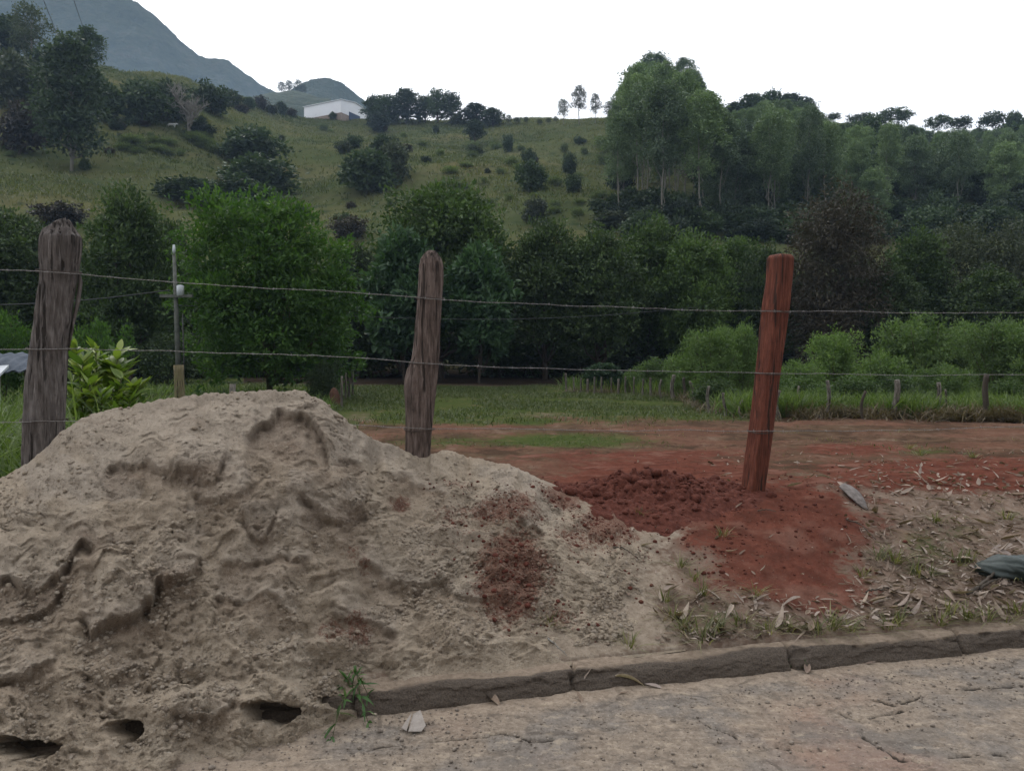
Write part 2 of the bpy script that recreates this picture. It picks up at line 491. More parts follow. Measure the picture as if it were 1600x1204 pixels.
def road_material():
    M = Mat('road')
    co = M.coord('Object')
    dark, crack, dust = [M.attr(a) for a in ('dark', 'crack', 'dust')]
    nf = M.noise(co, 30, 6, .7); nm = M.noise(co, 2.6, 5, .6); nv = M.noise(co, 150, 3); nb = M.noise(co, 1.1, 3)
    c = M.ramp(nf, [(0.3, G(.125, .097, .074)), (0.7, G(.27, .222, .175))])
    gy = M.ramp(nf, [(0.3, G(.105, .092, .08)), (0.7, G(.19, .17, .152))])
    c = M.mix(M.math('MULTIPLY', M.thr(nm, .44, .6), .8), c, gy)
    dv = M.n('ShaderNodeMix', data_type='RGBA'); dv.inputs[0].default_value = .12; M.l(co, dv.inputs[6]); nz = M.n('ShaderNodeTexNoise'); M.l(co, nz.inputs['Vector']); nz.inputs['Scale'].default_value = 3.5; nz.inputs['Detail'].default_value = 5; M.l(nz.outputs['Color'], dv.inputs[7])
    vo = M.n('ShaderNodeTexVoronoi', feature='DISTANCE_TO_EDGE'); M.l(dv.outputs[2], vo.inputs['Vector']); vo.inputs['Scale'].default_value = 2.3
    vline = M.math('MULTIPLY', M.thr(vo.outputs['Distance'], .022, .006), M.thr(nm, .5, .6))
    c = M.mix(M.math('MULTIPLY', M.thr(nb, .5, .7), .55), c, G(.22, .13, .095))
    dk = M.math('ADD', dark, M.math('MULTIPLY', M.math('SUBTRACT', nf, .5), .6))
    c = M.mix(M.math('MULTIPLY', M.thr(dk, .5, .62), .5), c, M.ramp(nv, [(.3, G(.085, .076, .068)), (.7, G(.15, .135, .12))]))
    du = M.math('ADD', dust, M.math('MULTIPLY', M.math('SUBTRACT', nf, .5), .8))
    c = M.mix(M.math('MULTIPLY', M.thr(du, .35, .75), .85), c, M.ramp(nf, [(.3, G(.185, .142, .105)), (.7, G(.285, .23, .178))]))
    ngr = M.noise(co, 75, 4, .7, .3); n4 = M.noise(M.coord('Object', (1, 1.6, 1)), 9, 6, .7)
    c = M.mix(M.math('MULTIPLY', M.thr(n4, .52, .64), .6), c, G(.085, .07, .057))
    c = M.mix(M.math('MULTIPLY', M.thr(n4, .45, .35), .5), c, G(.34, .28, .21))
    c = M.mix(M.math('MULTIPLY', M.thr(ngr, .56, .66), .6), c, G(.06, .05, .042))
    c = M.mix(M.math('MULTIPLY', M.thr(ngr, .42, .33), .4), c, G(.38, .33, .27))
    c = M.mix(M.math('MULTIPLY', vline, .5), c, G(.06, .048, .038))
    c = M.mix(M.thr(crack, .2, .6), c, G(.038, .031, .025))
    c = M.mix(M.math('MULTIPLY', M.thr(nv, .63, .72), .55), c, G(.07, .06, .05))
    h = M.math('ADD', M.math('MULTIPLY', nf, .7), M.math('MULTIPLY', nv, .5))
    return M.pbr(c, 0.92, M.bump(h, 0.6, 0.012), 0.1)


def kerb_material():
    M = Mat('kerb')
    co = M.coord('Object')
    st = M.attr('stain')
    nf = M.noise(co, 28, 6, .7); nm = M.noise(co, 4, 5, .6); nv = M.noise(co, 140, 3)
    c = M.ramp(nf, [(0.3, G(.13, .098, .072)), (0.7, G(.27, .212, .16))])
    w = M.math('ADD', st, M.math('ADD', M.math('MULTIPLY', M.math('SUBTRACT', nf, .5), .9), M.math('MULTIPLY', M.math('SUBTRACT', nm, .5), .9)))
    c = M.mix(M.math('MULTIPLY', M.thr(w, .25, .85), .9), c, M.ramp(nv, [(.3, G(.026, .0205, .017)), (.75, G(.098, .079, .063))]))
    h = M.math('ADD', M.math('MULTIPLY', nf, .8), M.math('MULTIPLY', nv, .5))
    return M.pbr(c, 0.9, M.bump(h, 0.8, 0.012), 0.2)


def wood_material(name, c1, c2, c3, sz=0.12, rough=0.85, bump=0.9):
    M = Mat(name)
    co = M.coord('Object', (1, 1, sz)); raw = M.coord('Object')
    g = M.noise(co, 60, 6, .65); g2 = M.noise(co, 16, 4, .6); b = M.noise(raw, 5, 4); sp = M.noise(raw, 70, 3)
    c = M.ramp(g, [(0.32, c1), (0.52, c2), (0.7, c3)])
    c = M.mix(M.math('MULTIPLY', M.thr(g2, .5, .68), .6), c, c1)
    c = M.mix(M.math('MULTIPLY', M.thr(b, .5, .7), .4), c, c3)
    c = M.mix(M.math('MULTIPLY', M.thr(sp, .64, .72), .5), c, G(.02, .015, .012))
    ck = M.noise(M.coord('Object', (1, 1, sz * .35)), 38, 3, .5, .4)
    c = M.mix(M.math('MULTIPLY', M.thr(ck, .585, .62), .8), c, G(.015, .012, .010))
    g = M.math('SUBTRACT', g, M.math('MULTIPLY', M.thr(ck, .57, .62), .8))
    h = M.math('ADD', g, M.math('MULTIPLY', g2, .8))
    return M.pbr(c, rough, M.bump(h, bump, 0.02), 0.2)


MT['ground'] = ground_material()
MT['sand'] = sand_material()
MT['road'] = road_material()
MT['kerb'] = kerb_material()
MT['wood_grey'] = wood_material('wood_grey', G(.05, .042, .038), G(.125, .108, .10), G(.22, .20, .19))
MT['wood_brown'] = wood_material('wood_brown', G(.04, .029, .025), G(.12, .088, .075), G(.21, .165, .145))
MT['wood_red'] = wood_material('wood_red', G(.055, .018, .011), G(.11, .033, .02), G(.175, .058, .035), .1, .8, .5)
MT['wood_stake'] = wood_material('wood_stake', G(.06, .052, .042), G(.14, .125, .105), G(.24, .22, .19))
MT['rust'] = simple_mat('rust', G(.03, .022, .018), G(.09, .07, .06), 30, .8, .1)
MT['wire'] = simple_mat('wire', G(.09, .08, .075), G(.26, .25, .24), 30, .5, .1, spec=.5)
MT['soil'] = simple_mat('soil', G(.06, .02, .014), G(.12, .042, .03), 22, .95, .8, bdist=.03, spec=.12)


# ------------------------------------------------------------------ terrain
KA = math.radians(13.2); KC, KS = math.cos(KA), math.sin(KA); K0 = 3.385


def kv(x, y): return (y - K0) * KC - x * KS


def ku(x, y): return x * KC + (y - K0) * KS


def kxy(u, v): return u * KC - v * KS, K0 + u * KS + v * KC


RPX = np.array([-900, -400, 0, 100, 200, 300, 400, 470, 560, 650, 760, 850, 965, 1100, 1200, 1300, 1400, 1500, 1600, 2000, 2600.])
RPY = np.array([60, 70, 96, 105, 113, 128, 166, 187, 190, 190, 195, 192, 188, 192, 188, 195, 214, 222, 226, 236, 240.])
RD = np.array([150, 150, 170, 180, 195, 215, 240, 256, 258, 256, 252, 246, 236, 222, 212, 205, 200, 196, 192, 180, 170.])
FW = np.array([-3, 0, 2, 4.5, 8, 12, 16, 20, 27, 34, 45, 52, 400.])
FZ = np.array([.6, .6, .5, .385, .27, .20, .18, .22, .39, .53, .60, .62, .62])


def smooth_interp(x, xp, fp):
    # monotone cubic-ish interpolation: Hermite with finite differences
    xp = np.asarray(xp, float); fp = np.asarray(fp, float)
    m = np.gradient(fp, xp)
    x = np.clip(x, xp[0], xp[-1])
    i = np.clip(np.searchsorted(xp, x) - 1, 0, len(xp) - 2)
    h = xp[i + 1] - xp[i]; t = (x - xp[i]) / h
    return ((1 + 2 * t) * (1 - t) ** 2 * fp[i] + t * (1 - t) ** 2 * h * m[i] + t * t * (3 - 2 * t) * fp[i + 1] + t * t * (t - 1) * h * m[i + 1])


def H(x, y, fine=True):
    x = np.asarray(x, float); y = np.asarray(y, float)
    v = kv(x, y)
    verge = np.interp(v, [-9, .04, .12, .13, .5, 1.0, 1.4, 1.75], [-.25, -.25, .05, .112, .25, .43, .555, .6])
    z = np.where(v < 1.7, verge, smooth_interp(v - 1.65, FW, FZ))
    px = CX + F * x / np.maximum(y, 1.0)
    rd = smooth_interp(px, RPX, RD)
    zr = CAMZ + (HOR - smooth_interp(px, RPX, RPY)) / F * rd
    d0 = 47.0
    t = (y - d0) / (rd - d0)
    rise = np.where(t < 1, np.clip(t, 0, 1) + .03 * np.sin(np.clip(t, 0, 1) * 9.4 + px / 160.) * np.clip(t, 0, 1) * (1 - np.clip(t, 0, 1)) * 4, 1 - (np.maximum(t, 1) - 1) * .55)
    soft = sstep(-.02, .10, t)
    hill = (zr - .62) * rise * np.where(t < .1, soft, 1)
    z = z + np.where(t > 0, hill, 0)
    if fine:
        near = sstep(30, 8, y)
        z = z + sstep(.1, .4, v) * near * ((fbm(x * 2.2, y * 2.2, 3, 3) - .5) * .07 + (fbm(x * 11, y * 11, 5, 3) - .5) * .03)
        midf = sstep(2.5, 9, v) * sstep(60, 40, y)
        z = z + midf * ((fbm(x * .6, y * .6, 9, 4) - .5) * .12 + (fbm(x * 3.1, y * 2.2, 10, 3) - .5) * .05 * sstep(26, 14, y))
        hm = sstep(0, .12, t) * sstep(1.25, .97, t)
        z = z + hm * ((fbm(x * .05, y * .05, 21, 3) - .5) * 3.0 + (fbm(x * .25, y * .25, 23, 4) - .5) * 1.2)
    return z


def ground_hit(px, py, ymax=None):
    px = np.atleast_1d(np.asarray(px, float)); py = np.atleast_1d(np.asarray(py, float))
    d = rays(px, py); d = d / d[:, 1:2]
    ys = np.exp(np.linspace(math.log(2.6), math.log(300), 900))
    X = d[:, 0:1] * ys; Z = CAMZ + d[:, 2:3] * ys
    g = H(X, np.broadcast_to(ys, X.shape))
    below = Z < g
    k = np.where(below.any(1), below.argmax(1), -1)
    out = []
    for i, kk in enumerate(k):
        if kk < 0:
            e = (g[i] - Z[i]); kk = 300 + int(np.argmax((e / ys)[300:]))
        y = ys[kk]; out.append((X[i, kk], y, g[i, kk]))
    return np.array(out)


def at(px, py):
    return ground_hit([px], [py])[0]


def gauss(px, py, cx, cy, rx, ry):
    return np.exp(-(((px - cx) / rx) ** 2 + ((py - cy) / ry) ** 2))


def ground_attrs(x, y, z):
    px, py = proj(x, y, z)
    v = kv(x, y)
    near = v < 30
    red = np.maximum.reduce([1.1 * gauss(px, py, 1200, 815, 190, 85), 1.1 * gauss(px, py, 1030, 755, 200, 55), 1.0 * gauss(px, py, 1500, 742, 280, 34), .7 * gauss(px, py, 1000, 710, 300, 20),
                             .9 * gauss(px, py, 1230, 885, 150, 60), .8 * gauss(px, py, 1270, 925, 110, 48), .75 * gauss(px, py, 1330, 700, 120, 18)]) * sstep(.12, .3, v) * sstep(7, 5, v)
    sand = np.maximum(sstep(1120, 960, px + (py - 900) * .15) * sstep(2.6, 1.6, v) * sstep(.05, .2, v), .7 * gauss(px, py, 1010, 990, 80, 40))
    sand = np.where(py > 1000, np.maximum(sand, .35), sand) * (px > -300)
    field = sstep(1.2, 2.6, v) * sstep(19, 14, v + (px < 900) * 2.0)
    gr = np.maximum.reduce([1.15 * sstep(684, 646, py + np.maximum(px - 960, 0) * .10 + 46 * (fbm(x * .45, y * .3, 303, 3) - .5)), .95 * gauss(px, py, 880, 688, 150, 13), .6 * gauss(px, py, 700, 690, 120, 12), .6 * gauss(px, py, 1450, 705, 60, 8), .5 * gauss(px, py, 1460, 850, 90, 40), .4 * gauss(px, py, 1100, 965, 90, 40)])
    gr = np.where(px < 560, np.maximum(gr, sstep(1.5, 2.5, v)), gr)
    gr = gr - .9 * np.maximum(gauss(px, py, 850, 648, 90, 8), gauss(px, py, 560, 650, 40, 14)) * .7
    hill = sstep(50, 56, y)
    shade = sstep(33.5, 36.5, y + (fbm(x * .25, y * .25, 301, 3) - .5) * 5) * (px > 380)  # mask for the litter and painted shade beneath the belt
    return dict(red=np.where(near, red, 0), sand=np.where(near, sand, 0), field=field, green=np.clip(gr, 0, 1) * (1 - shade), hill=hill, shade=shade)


def build_ground():
    ys = [1.9]
    while ys[-1] < 460:
        y = ys[-1]
        r = .0036 if y < 8 else (.011 if y < 60 else .0085)
        ys.append(y * (1 + r))
    ys = np.array(ys)
    us = np.tan(np.radians(np.concatenate([np.linspace(-70, -46, 25)[:-1], np.linspace(-46, 46, 760), np.linspace(46, 70, 25)[1:]])))
    Y, U = np.meshgrid(ys, us, indexing='ij')
    X = U * Y
    x, y = X.ravel(), Y.ravel()
    z = H(x, y)
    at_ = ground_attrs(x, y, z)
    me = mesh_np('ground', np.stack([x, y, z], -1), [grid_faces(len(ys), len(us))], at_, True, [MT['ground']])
    kind(link('ground', me), 'structure', 'sloping red earth plot and grassy hillside pasture')


build_ground()

# road ---------------------------------------------------------------
CRACKS = [[(480, 1196), (560, 1181), (600, 1172), (680, 1166), (740, 1160), (790, 1152), (830, 1166), (905, 1160), (960, 1146)],
          [(1255, 1110), (1330, 1100), (1380, 1097), (1403, 1107), (1440, 1093), (1490, 1085), (1560, 1078), (1660, 1072)],
          [(1320, 1120), (1345, 1130), (1350, 1160), (1370, 1178), (1400, 1192), (1440, 1208)],
          [(1095, 1132), (1125, 1146), (1150, 1160), (1180, 1158)], [(1200, 1172), (1260, 1182), (1340, 1176)],
          [(1345, 1130), (1390, 1122), (1420, 1112)], [(1440, 1206), (1490, 1190), (1560, 1186), (1640, 1196)]]
DARKP = [(1310, 1150, 48, 30), (1405, 1160, 65, 34), (1560, 1096, 70, 16), (800, 1188, 42, 26), (620, 1200, 80, 16)]


def build_road():
    us = np.concatenate([np.linspace(-40, -4.2, 40)[:-1], np.linspace(-4.2, 5.2, 940), np.linspace(5.2, 40, 40)[1:]])
    vv = np.concatenate([np.linspace(-9, -1.6, 30)[:-1], np.linspace(-1.6, .06, 190)])
    V, U = np.meshgrid(vv, us, indexing='ij')
    u, v = U.ravel(), V.ravel()
    x, y = kxy(u, v)
    px, py = proj(x, y, np.zeros_like(x))
    z = (fbm(x * 1.5, y * 1.5, 31, 3) - .5) * .02 + (fbm(x * 14, y * 14, 33, 4) - .5) * .009
    crack = np.zeros_like(x); cw = fbm(x * 6, y * 6, 34, 3)
    wob = (fbm(x * 5, y * 5, 35, 3) - .5) * .12 + (fbm(x * 34, y * 34, 40, 3) - .5) * .035
    for pl in CRACKS:
        q = np.array([P(a, b, 1.5 * F / (b - HOR))[:2] for a, b in pl])
        for a, b in zip(q[:-1], q[1:]):
            ab = b - a; t = np.clip(((x - a[0]) * ab[0] + (y - a[1]) * ab[1]) / (ab @ ab), 0, 1)
            dx = x - a[0] - t * ab[0] + wob; dy = y - a[1] - t * ab[1] + wob * .6
            crack = np.maximum(crack, np.exp(-(np.hypot(dx, dy) / (.004 + .009 * cw)) ** 2) * sstep(.0, .22, cw))
    front = y > .8
    dark = np.zeros_like(x)
    dwx = px + 150 * (fbm(x * 2.4, y * 2.4, 36, 4) - .5); dwy = py + 90 * (fbm(x * 2.4 + 9, y * 2.4, 38, 4) - .5)
    for c in DARKP: dark = np.maximum(dark, gauss(dwx, dwy, *c))
    dark = dark * front; crack = crack * front
    z = z - crack * .02 - .004 * dark + (fbm(x * 40, y * 40, 37, 2) - .5) * .005
    dust = np.maximum(np.exp(-(v / .17) ** 2) * .85, sstep(620, 380, px) * sstep(-1.3, -.3, v) * front)
    z = z + .02 * np.exp(-(v / .12) ** 2) * fbm(x * 4, y * 4, 39, 2) * sstep(-.0, -.06, -np.abs(v) * 0 - .06)
    me = mesh_np('road', np.stack([x, y, z], -1), [grid_faces(len(vv), len(us))], dict(dark=dark, crack=crack, dust=dust), True, [MT['road']])
    kind(link('road', me), 'structure', 'dusty cracked concrete road')


build_road()


def build_kerb():
    prof = np.array([(-.016, -.03), (-.012, .015), (-.004, .04), (.005, .058), (.018, .074), (.036, .086), (.058, .094), (.08, .098), (.11, .10), (.135, .10), (.14, .05)])
    t = np.linspace(0, 1, 44); s = np.linspace(0, 1, len(prof))
    pv = np.interp(t, s, prof[:, 0]); pz = np.interp(t, s, prof[:, 1])
    us = np.concatenate([np.linspace(-30, -4.2, 60)[:-1], np.linspace(-4.2, 5.2, 1100), np.linspace(5.2, 30, 60)[1:]])
    U, Tt = np.meshgrid(us, t, indexing='ij')
    u = U.ravel(); v = np.tile(pv, len(us)); z = np.tile(pz, len(us)); tt = Tt.ravel()
    joints = []
    for px in (1228, 1527, 890):
        p = P(px, 1040, 3.8); joints.append(ku(p[0], 3.385 + .235 * p[0]))
    joints += [joints[1] + .97 * k for k in range(1, 12)] + [joints[2] - .97 * k for k in range(1, 16)]
    g = np.zeros_like(u)
    for j in joints: g = np.maximum(g, np.exp(-((u - j + .012 * np.sin(tt * 7)) / .008) ** 2))
    n1 = (fbm(u * 3, tt * 3, 41, 3) - .5) * .034 + (fbm(u * 20, tt * 16, 43, 4) - .5) * .014
    blockoff = _hash(np.floor((u + 50) / .97), np.zeros_like(u), 3) * .004
    chip = sstep(.60, .74, fbm(u * 9, tt * 5, 47, 3)) * np.exp(-((tt - .42) / .16) ** 2)
    n1 = n1 + (fbm(u * 55, tt * 30, 48, 2) - .5) * .006
    v2 = v + (n1 + g * .03 + chip * .016) * sstep(.7, .3, tt); z2 = z - chip * .012 + n1 * .7 * sstep(.1, .5, tt) - g * .03 * sstep(.05, .4, tt) + blockoff
    x, y = kxy(u, v2)
    stain = sstep(.60, .27, tt + .8 * (fbm(u * 1.6, tt * 2, 45, 4) - .5)) + g * .7
    me = mesh_np('kerb', np.stack([x, y, z2], -1), [grid_faces(len(us), len(t))[:, ::-1]], dict(stain=stain), True, [MT['kerb']])
    kind(link('kerb', me), 'structure', 'low concrete kerb with black stained face')


build_kerb()
# ------------------------------------------------------------------ sand pile
CR = np.array([(-420, 960, 3.5), (-250, 890, 3.75), (-120, 815, 3.95), (0, 747, 4.15), (35, 727, 4.2), (75, 692, 4.27), (120, 657, 4.3), (160, 643, 4.33), (210, 631, 4.36), (300, 616, 4.37), (380, 612, 4.38), (430, 609, 4.38), (468, 610, 4.38), (500, 624, 4.4), (530, 648, 4.46), (570, 677, 4.58),
               (610, 694, 4.7), (655, 711, 4.83), (700, 705, 4.95), (740, 714, 5.0), (800, 730, 5.0), (860, 752, 4.95), (930, 790, 4.8), (1000, 840, 4.6), (1080, 905, 4.35)], float)
TOE = np.array([(-420, -.75), (-120, -.55), (60, -.34), (150, -.30), (300, -.27), (430, -.19), (500, -.12), (545, -.04), (585, .05), (620, .10), (700, .12), (1100, .14)])
# ledges: polyline (px,py), raised crust above it, hollow below it, reach above, reach below
SCARPS = [
    ([(388, 672), (410, 648), (440, 634), (470, 636), (492, 652), (506, 690), (515, 730)], .018, .075, 22, 48),
    ([(262, 737), (285, 742), (310, 750), (335, 742), (352, 712)], .055, .03, 45, 16),
    ([(470, 776), (492, 800), (520, 818), (545, 824), (562, 796), (572, 770)], .055, .05, 55, 30),
    ([(165, 735), (200, 720), (232, 716), (268, 728)], .02, .055, 40, 22),
    ([(300, 768), (335, 776), (372, 780), (398, 758)], .03, .035, 26, 14),
    ([(372, 790), (392, 824), (410, 846), (424, 820), (436, 780)], .025, .03, 34, 12),
    ([(-30, 905), (20, 900), (55, 930), (92, 908), (112, 872), (128, 838), (147, 850)], .04, .075, 60, 38),
    ([(128, 955), (142, 990), (168, 978), (205, 962), (238, 932), (246, 905), (285, 900), (312, 872)], .055, .085, 55, 34),
    ([(-40, 965), (10, 972), (45, 965), (82, 945), (100, 915)], .04, .045, 30, 24),
    ([(345, 882), (372, 866), (420, 872), (484, 862)], .018, .04, 24, 20),
    ([(335, 935), (380, 925), (430, 938), (462, 952)], .02, .03, 30, 18),
    ([(-20, 1070), (20, 1062), (60, 1052), (85, 1030)], .035, .04, 30, 20),
    ([(180, 1060), (196, 1045), (216, 1040), (228, 1050)], .016, .03, 14, 12),
    ([(268, 1112), (300, 1118), (350, 1112), (372, 1085)], .025, .03, 22, 14),
    ([(520, 962), (560, 970), (598, 984), (620, 1000)], .02, .035, 30, 18),
    ([(690, 905), (720, 930), (760, 950)], .015, .03, 26, 14),
    ([(560, 885), (600, 900), (660, 915), (700, 900)], .02, .03, 28, 18),
    ([(520, 720), (545, 712), (566, 730)], .02, .05, 22, 16),
    ([(605, 742), (650, 748), (700, 770)], .02, .03, 22, 18),
    ([(740, 800), (790, 806), (850, 830)], .02, .03, 26, 18),
]
BLOBS = [(625, 782, 15, 15, -.06), (800, 885, 58, 48, .06), (560, 850, 36, 36, .02), (310, 722, 36, 24, .03), (520, 745, 40, 60, .035), (60, 875, 60, 55, .05),
         (205, 905, 55, 50, .045), (420, 1055, 50, 34, .035), (300, 1090, 40, 26, .02), (70, 1050, 50, 28, .035), (520, 1000, 40, 30, .02), (400, 960, 40, 30, .02),
         (585, 712, 9, 45, -.05), (600, 720, 7, 40, .03), (570, 705, 6, 40, .025), (700, 860, 30, 30, -.03), (1000, 870, 50, 20, .015), (880, 790, 60, 20, .015), (450, 700, 40, 34, -.03), (430, 660, 26, 18, -.025), (655, 830, 26, 20, .03)]
HOLES = [(425, 1116, 46, 15), (197, 1138, 28, 16), (30, 1168, 62, 15), (548, 1099, 52, 13), (-160, 1200, 60, 16)]


def sand_detail(px, py, spread):
    D = (fbm(px / 90, py / 70, 51, 3) - .5) * .12 + (fbm(px / 30, py / 24, 53, 3) - .5) * .038
    lower = sstep(680, 800, py)
    b1 = np.abs(2 * fbm(px / 120 + .3 * py / 100, py / 85, 52, 4) - 1); b2 = np.abs(2 * fbm((px + .6 * py) / 44, (py - .3 * px) / 36, 54, 3) - 1)
    D = D + (.09 * (b1 - .25) + .04 * (b2 - .25)) * (.45 + .55 * lower)
    # crumbling terraces
    wx = px + 60 * (fbm(px / 70, py / 60, 55, 3) - .5); wy = py + 90 * (fbm(px / 60, py / 60, 57, 3) - .5)
    q = (wy + .18 * wx) / 62 + 2.2 * fbm(wx / 120, wy / 120, 59, 3)
    saw = q - np.floor(q)
    amp = sstep(.42, .62, fbm(px / 75, py / 60, 61, 3)) * (1 - sstep(560, 680, px))
    D = D + .020 * amp * (.25 + .75 * lower) * (saw - sstep(.9, 1.0, saw) - .3)
    q2 = (wy - .25 * wx) / 24 + 2.0 * fbm(wx / 50, wy / 50, 63, 3)
    s2 = q2 - np.floor(q2)
    amp2 = sstep(.45, .65, fbm(px / 40, py / 34, 65, 3)) * (1 - .8 * sstep(560, 680, px))
    rg_ = np.abs(2 * fbm((px + .5 * py) / 30, (py - .2 * px) / 22, 64, 4) - 1); D = D + sstep(560, 660, px) * (.05 * (.35 - rg_))
    D = D + .016 * amp2 * (s2 - sstep(.86, 1.0, s2) - .3)
    # lumps
    b = fbm(px / 12, py / 9, 67, 3); D = D + .012 * np.abs(2 * b - 1) * sstep(.45, .6, fbm(px / 90, py / 60, 69, 2))
    rough = .06 + .95 * sstep(.46, .68, fbm(px / 80, py / 55, 70, 4)) + .3 * spread
    D = D + rough * ((fbm(px / 7, py / 5.5, 71, 3) - .5) * .020 + (fbm(px / 3.2, py / 2.6, 72, 2) - .5) * .008)
    pit = fbm(px / 10, py / 5, 74, 3); D = D - .016 * sstep(.62, .74, pit) * (.3 + .7 * rough)
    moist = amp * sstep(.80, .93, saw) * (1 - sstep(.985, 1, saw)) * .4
    crust = np.zeros_like(px)
    wob = (fbm(px / 42, py / 36, 73, 3) - .5) * 30
    amod = .55 + 1.1 * fbm(px / 34, py / 34, 75, 3)
    fine = (fbm(px / 12, py / 12, 77, 3) - .5) * 7
    for pl, a, bb, w1, w2 in SCARPS:
        pl = np.array(pl, float)
        a, w2 = a * .6, w2 * 1.9
        yl = np.interp(px, pl[:, 0], pl[:, 1])
        win = sstep(pl[0, 0] - 9, pl[0, 0] + 9, px) * sstep(pl[-1, 0] + 9, pl[-1, 0] - 9, px)
        d = py - yl + wob
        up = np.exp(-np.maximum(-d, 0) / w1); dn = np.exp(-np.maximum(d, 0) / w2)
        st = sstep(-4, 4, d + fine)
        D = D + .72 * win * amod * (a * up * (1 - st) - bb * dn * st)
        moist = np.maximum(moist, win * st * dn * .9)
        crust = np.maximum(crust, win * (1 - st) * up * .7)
    for cx, cy, rx, ry, a in BLOBS:
        D = D + a * gauss(px, py, cx, cy, rx, ry)
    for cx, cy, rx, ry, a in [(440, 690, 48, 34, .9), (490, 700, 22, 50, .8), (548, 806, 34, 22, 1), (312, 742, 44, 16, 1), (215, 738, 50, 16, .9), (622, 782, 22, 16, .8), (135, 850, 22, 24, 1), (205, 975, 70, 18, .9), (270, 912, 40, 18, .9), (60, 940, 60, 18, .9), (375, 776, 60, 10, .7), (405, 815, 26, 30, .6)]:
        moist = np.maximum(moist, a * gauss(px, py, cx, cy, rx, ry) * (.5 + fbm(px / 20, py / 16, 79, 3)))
    return D, moist, crust


def sand_red(px, py):
    return np.maximum.reduce([1.1 * gauss(px, py, 800, 900, 66, 85), .8 * gauss(px, py, 790, 800, 75, 35), .62 * gauss(px, py, 540, 985, 60, 42), .7 * gauss(px, py, 625, 785, 24, 22),
                              .55 * gauss(px, py, 560, 870, 36, 36), .5 * gauss(px, py, 700, 760, 60, 22), .55 * gauss(px, py, 900, 830, 60, 60), .95 * gauss(px, py, 965, 805, 85, 48), .8 * gauss(px, py, 900, 765, 80, 26), .55 * gauss(px, py, 860, 960, 80, 40), .5 * gauss(px, py, 720, 830, 60, 60), .45 * gauss(px, py, 1000, 880, 50, 50)])


def build_pile():
    A = np.arange(-400, 1075, 2.1)
    yc = smooth_interp(A, CR[:, 0], CR[:, 2]); pyc = smooth_interp(A, CR[:, 0], CR[:, 1])
    pyc = pyc + (fbm(A / 22, A * 0, 81, 4) - .5) * 9 + (fbm(A / 5, A * 0, 83, 2) - .5) * 4
    u = (A - CX) / F
    zc = P(A, pyc, yc)[:, 2]
    vt = smooth_interp(A, TOE[:, 0], TOE[:, 1]) + (fbm(A / 30, A * 0 + 3, 85, 3) - .5) * .10 * sstep(620, 520, A)
    yt = (vt + K0 * KC) / (KC - u * KS)
    zt = -.015 + .123 * sstep(545, 640, A)
    sf = np.linspace(-.03, 1, 500); sb = np.linspace(1, 2, 46)[1:]
    S = np.concatenate([sf, sb])
    Sg, Ug = np.meshgrid(S, np.arange(len(A)), indexing='ij')
    ycg, zcg, ytg, ztg = yc[Ug], zc[Ug], yt[Ug], zt[Ug]
    fr = Sg <= 1
    s1 = np.minimum(Sg, 1)
    y = np.where(fr, ytg + (ycg - ytg) * Sg, ycg + (Sg - 1) * 1.25)
    x = u[Ug] * y
    g = s1 + .085 * np.sin(np.pi * np.clip(s1, 0, 1)) - .05 * np.sin(2 * np.pi * np.clip(s1, 0, 1)) ** 1 * .6
    zf = ztg + (zcg - ztg) * g
    hb = H(x, y, False)
    b = np.clip(Sg - 1, 0, 1)
    z = np.where(fr, zf, zcg - (zcg - hb + .06) * (b * b * (3 - 2 * b)) ** .8)
    px, py = proj(x, y, z)
    v = kv(x, y)
    # over the verge beyond the pile the sand is only a thin spread
    spread = sstep(790, 960, px)
    zthin = hb + .03 + .05 * gauss(px, py, 800, 860, 90, 110) - .09 * sstep(930, 1060, px + .35 * (py - 880)) * (1 + 0 * px) + (fbm(px / 45, py / 30, 87, 3) - .5) * .07
    z = np.where(Sg > -.01, z * (1 - spread) + np.minimum(z, zthin) * spread, z)
    fl = sstep(-400, -190, A)[Ug]
    z = z * fl + np.where(v < .15, -.05, hb - .06) * (1 - fl)
    rim = fl * np.where(fr, sstep(-.03, .05, Sg) * (.25 + .75 * sstep(1.0, .93, Sg)), sstep(2.0, 1.1, Sg) * .25)
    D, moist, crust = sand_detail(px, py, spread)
    D = D * rim * (1 - .35 * spread)
    hole = np.zeros_like(px)
    hw = (fbm(px / 14, py / 10, 89, 3) - .5) * .9
    for cx, cy, rx, ry in HOLES:
        r2 = ((px - cx) / rx) ** 2 + ((py - cy) / ry) ** 2
        hole = np.maximum(hole, sstep(1.15, .75, r2 + hw))
    n = unit(np.stack([-u[Ug] * .72, -.72 + 0 * x, .69 + 0 * x], -1))
    p = np.stack([x, y, z], -1) + n * D[..., None]
    p[..., 1] += hole * .24; p[..., 2] -= hole * .10
    crust = np.maximum(crust, sstep(.5, .66, fbm(px / 60, py / 50, 91, 3)) * .7 * sstep(900, 760, py) * (1 - spread))
    crust = np.maximum(crust, .6 * sstep(760, 660, py) * (px < 600))
    red = sand_red(px, py)
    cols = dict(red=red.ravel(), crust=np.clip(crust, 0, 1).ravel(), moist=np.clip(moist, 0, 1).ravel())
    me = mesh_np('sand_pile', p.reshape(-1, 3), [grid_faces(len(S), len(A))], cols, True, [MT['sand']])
    o = link('sand_pile', me)
    tag(o, 'big heap of pale builders sand dumped over the kerb beside the fence', 'sand pile')
    return p[40:500], px[40:500], py[40:500]


PILE, PPX, PPY = build_pile()


